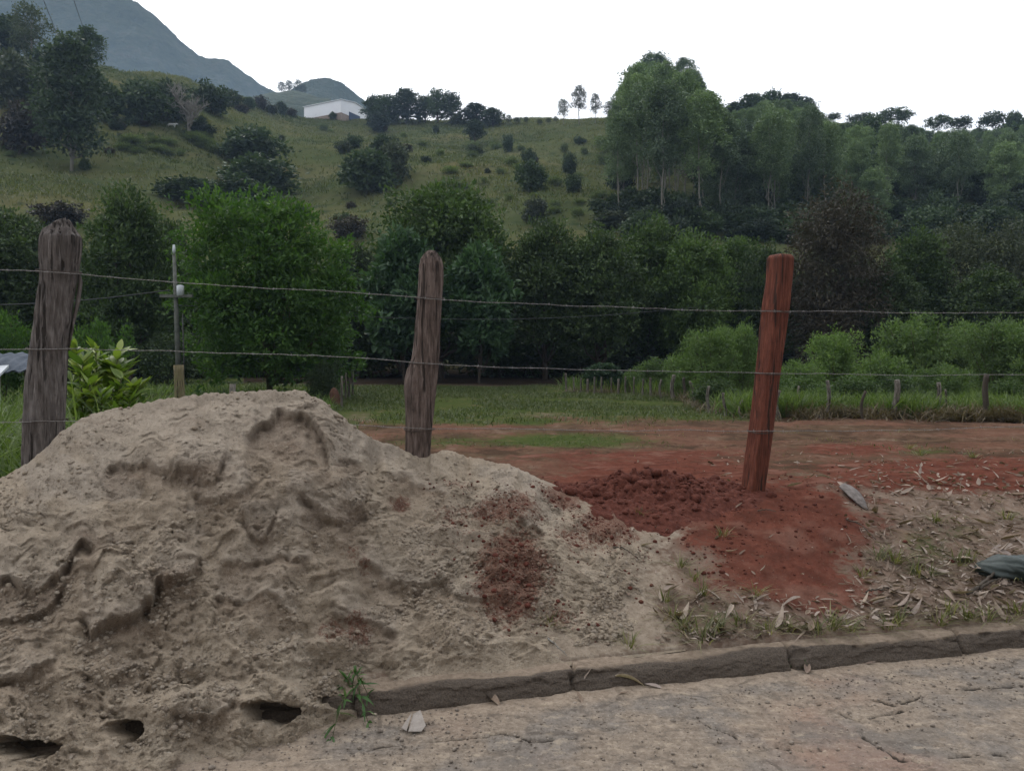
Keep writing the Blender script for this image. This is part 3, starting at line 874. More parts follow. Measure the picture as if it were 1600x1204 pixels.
def lump_proto(seed):
    ico = bpy.data.meshes.new('t')
    import bmesh
    bm = bmesh.new(); bmesh.ops.create_icosphere(bm, subdivisions=1 if seed > 5 else 2, radius=1)
    v = np.array([q.co[:] for q in bm.verts]); f = np.array([[q.index for q in fc.verts] for fc in bm.faces]); bm.free()
    bpy.data.meshes.remove(ico)
    k = 1 + .6 * (fbm(v[:, 0] * 1.3 + seed * 9, v[:, 1] * 1.3 + v[:, 2] * 1.7, seed, 3) - .5)
    return v * k[:, None] * np.array([1, .85, .7]), f


LUMPS = [lump_proto(i) for i in range(12)]


def scatter_lumps(name, pts, size, mat, label, extra=None):
    vs, fs, at_ = [], [], {k: [] for k in (extra or {})}
    n = 0
    for i, p in enumerate(pts):
        v, f = LUMPS[i % 6 + (6 if size[i] < .009 else 0)]
        a = R.uniform(0, 6.28); ca, sa = math.cos(a), math.sin(a)
        q = v * size[i]
        q = np.stack([q[:, 0] * ca - q[:, 1] * sa, q[:, 0] * sa + q[:, 1] * ca, q[:, 2]], -1) + p
        vs.append(q); fs.append(f + n); n += len(v)
        for k in at_: at_[k].append(np.full(len(v), extra[k][i]))
    me = mesh_np(name, np.vstack(vs), [np.vstack(fs)], {k: np.concatenate(v) for k, v in at_.items()}, True, [mat])
    return kind(link(name, me), 'stuff', label, 'debris')


def pile_clods():
    w = (sstep(.46, .62, fbm(PPX / 50, PPY / 40, 93, 3)) * (.12 + sstep(700, 950, PPY)) * (PPX > -60) * (PPX < 1010)).ravel()
    idx = R.choice(w.size, 6500, p=w / w.sum())
    pts = PILE.reshape(-1, 3)[idx]
    sz = np.exp(R.normal(math.log(.0056), .5, len(idx))).clip(.003, .016)
    rd = sand_red(PPX.ravel()[idx], PPY.ravel()[idx])
    scatter_lumps('sand_clods', pts + [0, 0, .001], sz, MT['sand'], 'small crumbs and clods of sand strewn over the pale heap', dict(red=rd, crust=R.uniform(0, .8, len(idx)), moist=R.uniform(0, .7, len(idx)) * (R.uniform(size=len(idx)) < .4)))


pile_clods()


# ------------------------------------------------------------------ red soil dug out beside the new post
def soil_heap():
    c = at(1008, 768)
    gx, gy = np.meshgrid(np.linspace(-1.05, 1.05, 300), np.linspace(-.62, .62, 180), indexing='xy')
    x = c[0] + gx * math.cos(.2) - gy * math.sin(.2); y = c[1] + gx * math.sin(.2) + gy * math.cos(.2)
    r = np.sqrt((gx / 1.02) ** 2 + (gy / .6) ** 2) + (fbm(x * 3, y * 3, 101, 3) - .5) * .5
    dome = np.clip(1 - r, 0, 1) ** .8
    n1 = fbm(x * 7, y * 7, 103, 3); n2 = fbm(x * 18, y * 18, 105, 3); n3 = fbm(x * 42, y * 42, 107, 2)
    z = H(x, y) - .02 + dome * (.10 + .11 * (np.abs(2 * n1 - 1)) + .07 * np.abs(2 * n2 - 1) + .03 * (n3 - .5)) - .05 * sstep(.9, 1.1, r)
    me = mesh_np('soil_heap', np.stack([x, y, z], -1).reshape(-1, 3), [grid_faces(*x.shape)], {}, True, [MT['soil']])
    tag(link('soil_heap', me), 'low heap of freshly dug red soil at the foot of the reddish post', 'soil heap')
    P0 = np.stack([x, y, z], -1).reshape(-1, 3); w = (dome.ravel() + .02) ** .7 * (r.ravel() < .99)
    i = R.choice(len(P0), 900, p=w / w.sum())
    pts = P0[i]; sz = np.exp(R.normal(math.log(.009), .75, len(i))).clip(.003, .045)
    # crumbs thrown wider over the verge and on the sand
    k = 700
    qx = R.normal(1120, 150, k); qy = R.normal(810, 60, k); ok = (qy > 716) & (qy < 990)
    g = ground_hit(qx[ok], qy[ok]); pts = np.vstack([pts, g + [0, 0, .002]]); sz = np.concatenate([sz, np.exp(R.normal(math.log(.006), .5, len(g))).clip(.003, .018)])
    sel = R.choice(PPX.size, 900, p=(sand_red(PPX, PPY).ravel() ** 2 * (PPX.ravel() > 660)) / (sand_red(PPX, PPY).ravel() ** 2 * (PPX.ravel() > 660)).sum())
    pts = np.vstack([pts, PILE.reshape(-1, 3)[sel]]); sz = np.concatenate([sz, np.exp(R.normal(math.log(.0055), .5, 900)).clip(.003, .02)])
    scatter_lumps('soil_clods', pts, sz, MT['soil'], 'loose crumbs of red soil around the reddish post')


soil_heap()


# ------------------------------------------------------------------ fence posts
def lofted_post(rows, Y, depth, nside, name, mat, sq=2.6, rot=0.0, groove=.006, top='flat', seed=0, sink=.5):
    """rows of (py, px left, px right) at distance Y give the tapering outline; section is a superellipse"""
    rows = np.array(rows, float)
    n = 260
    py = np.linspace(rows[0, 0], rows[-1, 0], n)
    l = np.interp(py, rows[:, 0], rows[:, 1]); r = np.interp(py, rows[:, 0], rows[:, 2])
    a = P(l, py, Y); b = P(r, py, Y)
    c = (a + b) / 2; hw = (b[:, 0] - a[:, 0]) / 2 * (.90 if groove > .008 else .96)
    c[:, 1] = Y
    low = c[-1].copy(); low[2] -= sink; low[0] += (c[-1, 0] - c[-40, 0]) / (c[-40, 2] - c[-1, 2]) * sink
    c = np.vstack([c, low]); hw = np.append(hw, hw[-1]); n += 1
    th = np.linspace(0, 2 * np.pi, nside, endpoint=False)
    ct, st = np.cos(th), np.sin(th)
    rad = (np.abs(ct) ** sq + np.abs(st) ** sq) ** (-1 / sq)
    sx, sy = ct * rad, st * rad
    cr, sr = math.cos(rot), math.sin(rot)
    ex = np.abs(sx * cr - sy * sr * depth).max()
    X = (sx * cr - sy * sr * depth) / ex; Yy = (sx * sr + sy * cr * depth) / ex
    zz = c[:, 2]
    ang = th[None, :] * 14 + seed
    gr = (fbm(np.repeat(ang, n, 0) + .6 * fbm(np.repeat(zz[:, None], nside, 1) * 3, ang * .3, seed + 7, 2), np.repeat(zz[:, None], nside, 1) * 2.2, seed, 4) - .5)
    gr2 = (fbm(np.repeat(th[None] * 5, n, 0), np.repeat(zz[:, None], nside, 1) * 6, seed + 3, 3) - .5)
    # keep the noise seamless round the post
    wrap = np.minimum(np.arange(nside), nside - np.arange(nside)) / 6.0
    gr = gr * np.clip(wrap, 0, 1)[None]; gr2 = gr2 * np.clip(wrap, 0, 1)[None]
    k = 1 + (gr * groove * 2 + gr2 * groove * 1.4) / hw.mean()
    v = np.stack([c[:, 0:1] + X[None] * hw[:, None] * k, c[:, 1:2] + Yy[None] * hw[:, None] * k, np.repeat(zz[:, None], nside, 1)], -1)
    # ragged or bevelled top
    tz = v[0, :, 2]
    if top == 'ragged':
        fall = np.clip(1 - (zz[0] - zz) / .10, 0, 1)
        v[:, :, 2] -= fall[:, None] * (.09 * fbm(th * 3, th * 0, seed + 5, 3) + .05 * fbm(th * 11, th * 0, seed + 6, 2) - .06)[None]
    vv = v.reshape(-1, 3)
    i = np.arange(n - 1)[:, None] * nside; j = np.arange(nside)[None]; kk = (j + 1) % nside
    f = np.stack([i + j, i + nside + j, i + nside + kk, i + kk], -1).reshape(-1, 4)
    # closed top: rings shrinking to the middle
    rings = []
    for q in (.75, .5, .25):
        m = v[0].mean(0); ring = m + (v[0] - m) * q; ring[:, 2] += (.004 * (1 - q) if top == 'flat' else -.012 * (1 - q)) + .006 * (fbm(th * 6 + q * 9, th * 0, 5, 2) - .5)
        rings.append(ring)
    base = len(vv); vv = np.vstack([vv] + rings + [v[0].mean(0)[None]])
    prev = np.arange(nside); J = np.arange(nside); Kk = (J + 1) % nside
    fl = [f]
    for q in range(3):
        cur = base + q * nside + J
        fl.append(np.stack([prev[J], prev[Kk], cur[Kk], cur[J]], -1)); prev = cur
    tri = np.stack([prev[J], prev[Kk], np.full(nside, len(vv) - 1)], -1)
    org = np.array([c[-1, 0], Y, zz[-1]])
    me = mesh_np(name, vv - org, [np.vstack(fl), tri], {}, True, [mat])
    return link(name, me, loc=tuple(org))


YL, YM, YR = 4.62, 4.9, 5.45
left_post = lofted_post([(346, 96, 106), (348, 84, 110), (353, 78, 113), (358, 70, 117), (370, 66, 127), (378, 65, 127), (400, 64, 125), (440, 62, 118), (470, 58, 113), (500, 55, 110), (545, 48, 104), (600, 41, 102), (650, 39, 101), (700, 37, 99), (760, 36, 98)], YL, .8, 120, 'fence_post', MT['wood_grey'], 2.4, .3, .010, 'ragged', 3)
tag(left_post, 'thickest fence post, weathered grey log with a broken top, behind the sand heap', 'fence post', 'posts of the roadside fence')
mid_post = lofted_post([(392, 667, 681), (397, 662, 685), (404, 657, 690), (414, 655, 693), (440, 654, 693), (480, 651, 690), (530, 647, 688), (560, 643, 686), (576, 636, 685), (592, 632, 684), (610, 631, 682), (630, 633, 680), (650, 634, 678), (700, 633, 674), (760, 631, 670)], YM, .8, 110, 'fence_post', MT['wood_brown'], 2.6, .35, .006, 'flat', 9)
tag(mid_post, 'rough brown fence post with a pointed top and a swollen side, standing in sand', 'fence post', 'posts of the roadside fence')
right_post = lofted_post([(398, 1205, 1235), (400, 1201, 1238), (404, 1199, 1240), (440, 1197, 1237), (480, 1191, 1233), (560, 1183, 1222), (640, 1174, 1212), (700, 1166, 1204), (770, 1157, 1194), (800, 1153, 1190)], YR, .95, 160, 'fence_post', MT['wood_red'], 14.0, .5, .002, 'flat', 14)
tag(right_post, 'square sawn reddish fence post leaning beside the heap of red soil', 'fence post', 'posts of the roadside fence')
# splinter hanging off the thick post
sp = MB()
q = [P(px, py, YL + .05) for px, py in ((124, 428), (126, 440), (122, 470), (114, 505), (107, 548))]
sp.tube(np.array(q), [.006, .012, .012, .010, .004], 6)
spl = link('splinter', sp.mesh('splinter', MT['wood_grey']), None)
spl.parent = left_post; spl.matrix_parent_inverse = Matrix.Translation(-Vector(left_post.location))
# twisted wire loops tied round each post
for post, Y, rows in ((left_post, YL, [(425, 62, 122), (545, 48, 104), (655, 38, 101)]), (mid_post, YM, [(466, 652, 692), (567, 641, 686), (670, 633, 677)]), (right_post, YR, [(487, 1190, 1233), (583, 1180, 1220), (673, 1169, 1208)])):
    for k, (py, a, b) in enumerate(rows):
        m = MB()
        th = np.linspace(0, 2 * np.pi, 30)
        A_, B_ = P(a - 1, py, Y), P(b + 1, py, Y)
        cx, hw = (A_[0] + B_[0]) / 2, (B_[0] - A_[0]) / 2
        pts = np.stack([cx + np.cos(th) * hw * (1.04 if post is not right_post else 1.0), Y + np.sin(th) * hw * .93, A_[2] + .006 * np.sin(th * 2 + k)], -1)
        m.tube(pts, .0022, 5, False)
        pts[:, 2] -= .007; m.tube(pts, .002, 5, False)
        w = link('wire_tie', m.mesh('wire_tie', MT['rust']))
        w.parent = post; w.matrix_parent_inverse = Matrix.Translation(-Vector(post.location))


def barbed_strand(pxl, label, seed):
    """pxl: (px,py,Y) guide points"""
    g = np.array([P(a, b, c) for a, b, c in pxl])
    s = np.concatenate([[0], np.cumsum(np.linalg.norm(np.diff(g, axis=0), axis=1))])
    S = np.arange(0, s[-1], .012)
    pts = np.stack([smooth_interp(S, s, g[:, i]) for i in range(3)], -1)
    pts[:, 2] += (fbm(S * 1.7, S * 0, seed, 3) - .5) * .022 + (fbm(S * 9, S * 0, seed + 1, 2) - .5) * .006
    m = MB()
    for ph in (0, math.pi):
        q = pts.copy(); q[:, 1] += .0016 * np.cos(S * 160 + ph); q[:, 2] += .0016 * np.sin(S * 160 + ph)
        m.tube(q, .0012, 5, False)
    for d in np.arange(.05, s[-1], .115):
        i = int(d / .012)
        for k in range(2):
            a = R.uniform(0, 6.28); v = np.array([R.uniform(-.5, .5), math.cos(a), math.sin(a)]) * .013
            m.tube(np.array([pts[i] - v, pts[i] + v]), [.0008, .0004], 4)
        m.tube(np.array([pts[i] - [.006, 0, 0], pts[i] + [.005, 0, 0]]), .0026, 6)
    tag(link('barbed_wire', m.mesh('barbed_wire', MT['wire'])), label, 'barbed wire', 'barbed wires of the roadside fence')


fy = .12
barbed_strand([(-900, 395, 3.5), (-300, 412, 4.2), (40, 422, YL - fy), (118, 427, YL - fy), (275, 440, 4.63), (600, 460, 4.8), (660, 466, YM - .1), (800, 473, 4.95), (1000, 481, 5.15), (1205, 487, YR - .11), (1400, 488, 5.6), (1600, 487, 5.75), (2100, 478, 6.2)], 'highest strand of barbed wire strung across the three posts', 121)
barbed_strand([(-900, 560, 3.5), (-300, 548, 4.2), (40, 546, YL - fy), (110, 546, YL - fy), (275, 549, 4.63), (600, 563, 4.8), (655, 567, YM - .1), (800, 573, 4.95), (1000, 579, 5.15), (1198, 583, YR - .11), (1400, 585, 5.6), (1600, 586, 5.75), (2100, 586, 6.2)], 'middle strand of barbed wire between the highest and the lowest one', 131)
barbed_strand([(-900, 720, 3.5), (-300, 690, 4.2), (40, 658, YL - fy), (105, 657, YL - fy), (275, 660, 4.63), (600, 667, 4.8), (655, 669, YM - .1), (800, 669, 4.95), (1000, 672, 5.15), (1188, 673, YR - .11), (1400, 672, 5.6), (1600, 667, 5.75), (2100, 655, 6.2)], 'lowest strand of barbed wire, crossing in front of the bare red ground', 141)
# ------------------------------------------------------------------ trees
def crown_mesh(name, blobs, nspray, nleaf, sr, L, Wd, mat, up=.5, droop=0.0, inner=.72, flat=.55, lump=.35, low=-.55, seed=0):
    blobs = np.array(blobs, float)
    area = blobs[:, 3] * blobs[:, 5] + blobs[:, 3] * blobs[:, 4]
    cnt = np.maximum(1, (nspray * area / area.sum()).astype(int))
    bi = np.repeat(np.arange(len(blobs)), cnt)
    d = rand_dir(len(bi))
    d[:, 2] = np.where(d[:, 2] < low, -d[:, 2] * R.uniform(0, 1, len(d)), d[:, 2]); d = unit(d)
    rr = inner + (1.02 - inner) * R.uniform(0, 1, len(bi)) ** .6
    lf = 1 + lump * (fbm(d[:, 0] * 2.3 + bi * 3.1, d[:, 1] * 2.3 + d[:, 2] * 2.9, seed, 3) - .5) * 2
    rr = rr + np.where(R.uniform(0, 1, len(bi)) < .13, R.uniform(0, .2, len(bi)), 0)
    c = blobs[bi, :3] + d * blobs[bi, 3:6] * (rr * lf)[:, None]
    n = len(c)
    k = np.repeat(np.arange(n), nleaf)
    off = R.normal(size=(len(k), 3)) * sr * np.array([1, 1, flat])
    C = c[k] + off
    A = unit(d[k] * .8 + R.normal(size=(len(k), 3)) * .7 + np.array([0, 0, up * .3 - droop]))
    Nn = unit(R.normal(size=(len(k), 3)) * .65 + np.array([0, 0, up]) + d[k] * .45)
    ln = L * R.uniform(.6, 1.3, len(k)); wd = Wd * R.uniform(.7, 1.25, len(k))
    v, f = leaf_quads(C, A, Nn, ln, wd)
    tone = np.clip(.5 + .24 * R.normal(size=n), 0, 1)[k] * .7 + .3 * R.uniform(0, 1, len(k))
    return mesh_np(name, v, [f], {'tone': np.repeat(tone, 4)}, False, [mat])


def trunk_mesh(name, Ht, r0, blobs, mat, nb=None, lean=.05, forks=1, seed=0, n=8):
    m = MB()
    rg = np.random.default_rng(seed + 500)
    for f in range(forks):
        t = np.linspace(0, 1, 10)
        a = rg.uniform(0, 6.28); sp = 0 if forks == 1 else rg.uniform(.05, .16) * Ht
        ax = np.stack([math.cos(a) * sp * t ** 1.2 + lean * Ht * np.sin(t * 3 + seed) * .4 + (fbm(t * 3, t * 0, seed + f, 2) - .5) * .05 * Ht,
                       math.sin(a) * sp * t ** 1.2 + (fbm(t * 3, t * 0 + 5, seed + f, 2) - .5) * .05 * Ht, Ht * t - .25], -1)
        ax[:, :2] -= ax[0, :2]
        m.tube(ax, r0 / math.sqrt(forks) * (1 - .8 * t) + .12 * r0 * np.exp(-t * 14), n)
        bl = np.array(blobs)[rg.permutation(len(blobs))[: (nb or len(blobs))]]
        for b in bl[f::forks]:
            h0 = np.clip(b[2] / Ht - .18 - rg.uniform(0, .15), .15, .9)
            p0 = np.array([np.interp(h0, t, ax[:, q]) for q in range(3)])
            p1 = b[:3]; s = np.linspace(0, 1, 6)[:, None]
            pts = p0 + (p1 - p0) * s + np.array([0, 0, 1]) * (np.sin(s * np.pi) * -.05 * Ht)
            pts[1:-1] += rg.normal(size=(4, 3)) * .015 * Ht
            rb = r0 * .5 * (1 - h0 * .6)
            m.tube(pts, np.linspace(rb, rb * .15, 6), 6)
    return m.mesh(name, mat)


def blob_crown(Ht, Rx, z0, nb, seed, rb=.42, round_=1.0):
    """blobs spread through an egg-shaped envelope from z0 to Ht"""
    rg = np.random.default_rng(seed)
    out = [(0, 0, z0 + (Ht - z0) * .5, Rx * .62, Rx * .62, (Ht - z0) * .42)]
    for i in range(nb):
        t = (i + rg.uniform(.2, .8)) / nb
        z = z0 + (Ht - z0) * (.10 + .80 * t)
        er = Rx * (1 - abs(2 * t - .85) ** 2.2 * .55 * round_)
        a = i * 2.4 + rg.uniform(-.5, .5); r = rb * Rx * rg.uniform(.75, 1.2)
        q = max(0, er - r * .8) * rg.uniform(.75, 1.0)
        out.append((math.cos(a) * q, math.sin(a) * q, min(z, Ht - r * .7), r, r, r * .8))
    return out


def make_tree(name, Ht, Rx, z0, nb, seed, leafmat, trunkmat, r0, nspray, nleaf, sr, L, Wd, forks=1, rb=.40, droop=0, inner=.66, flat=.6, lump=.6, low=-.55, label='', cat='tree', round_=1.0, nbl=None):
    bl = blob_crown(Ht, Rx, z0, nb, seed, rb, round_)
    root = empty(name, (0, 0, 0))
    link('trunk', trunk_mesh('trunk', Ht * .86, r0, bl, trunkmat, nbl, .04, forks, seed), root)
    link('crown', crown_mesh('crown', bl, nspray, nleaf, sr, L, Wd, leafmat, droop=droop, inner=inner, flat=flat, lump=lump, low=low, seed=seed), root)
    tag(root, label, cat)
    root['H0'] = Ht; root['R0'] = Rx
    return root


def make_bush(name, Ht, Rx, nb, seed, leafmat, nspray, nleaf, sr, L, Wd, upright=0.0, stems=7, lump=.4):
    rg = np.random.default_rng(seed)
    bl = [(0, 0, Ht * .38, Rx * .62, Rx * .62, Ht * .40)]
    for i in range(nb + 6):
        a = i * 2.4; q = Rx * rg.uniform(.25, .82); r = Rx * rg.uniform(.15, .36)
        h = rg.uniform(.3, .8) * Ht
        bl.append((math.cos(a) * q, math.sin(a) * q, min(h, Ht - r * (1 + upright)), r, r, r * (.9 + upright)))
    bl.append((rg.uniform(-.2, .2) * Rx, 0, Ht * .72, Rx * .34, Rx * .34, Ht * .28))
    root = empty(name, (0, 0, 0))
    m = MB()
    for i in range(stems):
        b = bl[1 + i % (len(bl) - 1)]; s = np.linspace(0, 1, 6)[:, None]
        p0 = np.array([rg.uniform(-.12, .12) * Rx, rg.uniform(-.12, .12) * Rx, -.1])
        pts = p0 + (np.array(b[:3]) * [1, 1, 1.15] - p0) * s; pts[1:-1] += rg.normal(size=(4, 3)) * .03 * Rx
        m.tube(pts, np.linspace(.02, .006, 6) * Ht / 2 + .004, 5)
    link('stems', m.mesh('stems', MT['stem']), root)
    link('foliage', crown_mesh('foliage', bl, nspray, nleaf, sr, L, Wd, leafmat, up=.5 + upright * .4, inner=.55, flat=.8, lump=lump, low=-.85, seed=seed), root)
    root['H0'] = Ht; root['R0'] = Rx
    return root


USED = set()


def place(proto, px, top, Y, wpx, label, cat, group=None, base=None, rz=None):
    """stand a tree at real distance Y with its top at the height the picture shows"""
    x = (px - CX) / F * Y
    z = float(H(x, Y)) if base is None else base
    h = P(px, top, Y)[2] - z
    s = h / proto['H0']; sw = (wpx / F * Y / 2) / proto['R0']
    return put(proto, (x, Y, z - .05), RR.uniform(0, 6.28) if rz is None else rz, (sw, sw, s), label, cat, group)


def put(proto, loc, rz, scale, label, cat, group=None):
    if proto.name not in USED:
        USED.add(proto.name)
        proto.location = loc; proto.rotation_euler = (0, 0, rz); proto.scale = scale
        tag(proto, label, cat, group); o = proto
    else:
        o = copy_tree(proto, loc, rz, scale, label, group, cat)
    return o


# --- prototypes for the near belt of trees
D1 = make_tree('broadleaf_tree', 9, 3.6, 1.6, 16, 1, MT['leaf_dark'], MT['trunk_dark'], .2, 1250, 16, .26, .28, .14, 1)
D2 = make_tree('broadleaf_tree', 9, 3.2, 1.4, 18, 2, MT['leaf_dark'], MT['trunk_dark'], .2, 1200, 16, .25, .27, .15, 2)
M1 = make_tree('broadleaf_tree', 10, 4.0, 1.8, 20, 3, MT['leaf_mid'], MT['trunk_dark'], .22, 1500, 16, .26, .28, .14, 2)
M2 = make_tree('broadleaf_tree', 8, 3.0, 1.2, 15, 4, MT['leaf_mid'], MT['trunk_dark'], .16, 1150, 16, .25, .26, .13, 2)
RS = make_tree('broadleaf_tree', 6, 2.0, 1.0, 14, 5, MT['leaf_rosette'], MT['trunk_dark'], .1, 900, 12, .15, .34, .15, 3, flat=.8, lump=.5)
def bright_tree():
    bl = [(.0, 0, 3.2, 2.3, 2.3, 2.4), (-1.3, -.4, 5.6, 1.5, 1.5, 1.1), (-.2, .3, 5.9, 1.5, 1.4, .95), (-2.2, .2, 4.6, 1.0, 1.1, 1.1), (.9, -.3, 5.3, 1.3, 1.3, 1.0), (1.9, .2, 4.5, 1.1, 1.1, .9), (2.5, -.4, 3.6, .95, .9, .7), (2.9, .1, 3.0, .7, .7, .45),
          (-2.0, -.6, 3.2, 1.1, 1.1, 1.1), (-1.9, .4, 1.9, 1.0, 1.0, 1.0), (.2, -1.4, 4.4, 1.3, 1.0, 1.0), (-.8, -1.6, 3.2, 1.2, 1.0, .9), (1.2, -1.5, 3.2, 1.2, 1.0, .9), (2.2, -.8, 2.3, 1.0, .9, .8), (.3, -1.6, 2.0, 1.2, .9, .8), (1.3, -1.0, 1.2, 1.1, .9, .8), (-1.0, -1.2, 1.2, 1.1, .9, .8), (2.3, .2, 1.2, .8, .8, .8), (.3, 1.6, 4.2, 1.6, 1.0, 1.3), (-1.2, 1.5, 2.5, 1.4, 1., 1.2), (1.5, 1.4, 2.4, 1.3, 1., 1.2)]
    root = empty('bright_tree', (0, 0, 0))
    link('trunk', trunk_mesh('trunk', 5.4, .17, bl, MT['stem'], None, .03, 6, 6), root)
    link('crown', crown_mesh('crown', [(b[0], b[1], b[2], b[3] * .86, b[4] * .86, b[5] * .86) for b in bl], 1900, 18, .17, .20, .09, MT['leaf_bright'], inner=.62, flat=.7, lump=.85, low=-.8, seed=6), root)
    root['H0'] = 6.8; root['R0'] = 3.25
    return root


BT = bright_tree()
BR = make_tree('dry_tree', 9, 2.4, .5, 20, 7, MT['leaf_brown'], MT['trunk_dark'], .2, 2400, 10, .24, .26, .06, 2, droop=.5, rb=.46, low=-.8, round_=.45)
GY = make_tree('grey_tree', 9, 3.2, 2.0, 16, 8, MT['leaf_grey'], MT['trunk_pale'], .16, 1500, 8, .25, .19, .10, 3, lump=.5)
UB1 = make_bush('understory_bush', 3.6, 2.6, 8, 11, MT['leaf_dark'], 800, 8, .2, .24, .12)
SH1 = make_bush('leafy_shrub', 3.2, 1.3, 9, 12, MT['leaf_shrub'], 950, 9, .10, .15, .045, .6, 9, .5)
SH2 = make_bush('leafy_shrub', 2.6, 1.4, 8, 13, MT['leaf_shrub'], 850, 9, .11, .14, .06, .3, 8, .5)
SH3 = make_bush('leafy_shrub', 2.4, 1.2, 7, 14, MT['leaf_mid'], 800, 9, .11, .14, .065, .2, 8, .45)
SB = make_bush('bright_bush', 2.0, 1.1, 8, 15, MT['leaf_bright'], 1000, 9, .09, .10, .05, .1, 8, .4)

TG = 'trees of the belt beyond the plot'
place(BT, 420, 300, 26, 285, 'round bright green tree with many thin stems, standing out before the dark belt', 'tree', rz=0)
for args in [
    (D1, 12, 338, 37, 190, 'dark tree behind the thick grey post, at the very edge of the belt'),
    (D2, -120, 345, 38, 190, 'dark tree of the belt beyond the edge of the picture'),
    (D2, 118, 392, 43, 150, 'dark low tree filling the gap behind the thick grey post'),
    (M2, 205, 312, 35, 165, 'deep green leafy tree behind the utility pole, left of the bright green tree'),
    (D1, 255, 352, 41, 130, 'dark tree hidden half behind the bright green tree and the utility pole'),
    (D1, 560, 392, 44, 110, 'narrow dark tree in the gap right of the bright green tree'),
    (M1, 690, 288, 43, 235, 'tallest broad green tree of the belt, rising behind the middle fence post'),
    (RS, 632, 362, 37, 135, 'tree with pale clustered leaves left of the middle fence post top'),
    (RS, 748, 384, 36.5, 125, 'tree with pale clustered leaves right of the middle fence post top'),
    (D1, 852, 352, 41, 160, 'dark round tree just right of the tallest green tree'),
    (D2, 935, 364, 40, 150, 'dark tree in the middle of the belt above the pasture corner'),
    (M2, 1012, 356, 43, 150, 'dark green tree with a lighter top at the foot of the eucalyptus wood'),
    (M2, 1085, 372, 41, 135, 'mid green tree between the dark belt and the leafy shrubs'),
    (M1, 1150, 372, 45, 140, 'green tree left of the square reddish post top'),
    (D2, 1195, 392, 42, 100, 'dark tree directly behind the top of the square reddish post'),
    (BR, 1300, 298, 40, 150, 'dried brown tree with hanging dead foliage right of the reddish post'),
    (M2, 1425, 372, 44, 130, 'green tree just right of the dried brown tree'),
    (D1, 1385, 420, 40, 120, 'dark low tree at the side of the dried brown tree'),
    (GY, 1490, 348, 45, 165, 'thin greyish tree with visible pale limbs in the right part of the belt'),
    (GY, 1590, 345, 43, 165, 'greyish green tree at the end of the belt by the picture edge'),
    (D2, 1540, 425, 41, 150, 'dark low tree under the two greyish trees'),
    (D1, 1700, 345, 42, 190, 'dark tree of the belt outside the picture edge'),
]:
    place(args[0], *args[1:5], args[5], 'tree', TG)
for i, px in enumerate([-60, 40, 150, 330, 480, 575, 640, 790, 880, 975, 1045, 1120, 1240, 1345, 1450, 1560, 1660]):
    place([D1, D2][i % 2], px + RR.uniform(-15, 15), 415 + RR.uniform(-18, 22), 50 + RR.uniform(-2, 2), 150, 'dark tree deep inside the shady belt beyond the plot', 'tree', 'trees deep in the shady belt')
for i in range(20):
    place(UB1, -40 + i * 88 + RR.uniform(-20, 20), 500 + RR.uniform(-25, 20), 46.5 + RR.uniform(-1.5, 1.5), 190, 'dark bush in the deep shade under the tree belt', 'bush', 'bushes in the shade under the tree belt')

SG = 'green shrubs behind the stake fence'
for p, px, top, Y, w, lab in [
    (SH1, 1118, 505, 23, 92, 'upright feathery shrub left of the square reddish post'),
    (SH1, 1160, 500, 24, 75, 'second upright feathery shrub, half hidden by the square reddish post'),
    (SH2, 1078, 545, 27, 75, 'spreading shrub where the stake fence bends away'),
    (SH3, 1122, 590, 21.5, 80, 'low dense shrub right behind the bent stakes'),
    (SH2, 1022, 556, 30, 72, 'grey green shrub behind the far stakes'),
    (RS, 942, 566, 31, 62, 'sparse pale sapling behind the far stakes'),
    (SH2, 985, 575, 31, 40, 'little shrub next to the sparse pale sapling'),
    (SH2, 1240, 560, 23, 85, 'shrub just right of the square reddish post'),
    (SH1, 1308, 512, 25, 105, 'tall pointed shrub in front of the dried brown tree'),
    (SH3, 1262, 588, 20.5, 100, 'dense low shrub behind the stake nearest the reddish post'),
    (SH2, 1375, 545, 22.5, 95, 'light green shrub above the thin black stake'),
    (SH3, 1330, 585, 20.5, 85, 'dark green low shrub between two light shrubs'),
    (SH3, 1390, 585, 20, 85, 'dark low shrub with small round leaves above the grass'),
    (SH2, 1440, 488, 29, 125, 'big shrub with the highest rounded top of the row'),
    (SH2, 1500, 500, 29, 110, 'big bushy shrub beside the highest rounded one'),
    (SH2, 1472, 565, 21, 90, 'grey green shrub leaning over the pale stakes'),
    (SH1, 1555, 492, 24, 110, 'tall feathery shrub above the thick dark stake'),
    (SH1, 1610, 497, 23, 110, 'tall feathery shrub cut by the picture edge'),
    (SH3, 1580, 590, 20, 75, 'small shrub with yellowish leaves near the picture edge'),
    (SH3, 1205, 560, 26, 80, 'shrub hidden behind the square reddish post'),
    (SH2, 1690, 500, 24, 120, 'shrub of the row outside the picture edge'),
]:
    place(p, px, top, Y, w, lab, 'shrub', SG)
place(SB, 163, 498, 19, 80, 'small round bright green bush below the dark trees, left of the utility pole', 'bush')
place(SB, 8, 482, 23, 90, 'yellowish green bush above the grey sheet roof', 'bush')
place(UB1, 90, 520, 22, 110, 'dark bush behind the thick grey post', 'bush')
place(UB1, 260, 520, 33, 120, 'dark bush at the foot of the utility pole', 'bush')
place(UB1, 505, 562, 24.5, 60, 'dark bush at the corner of the pasture fence', 'bush')

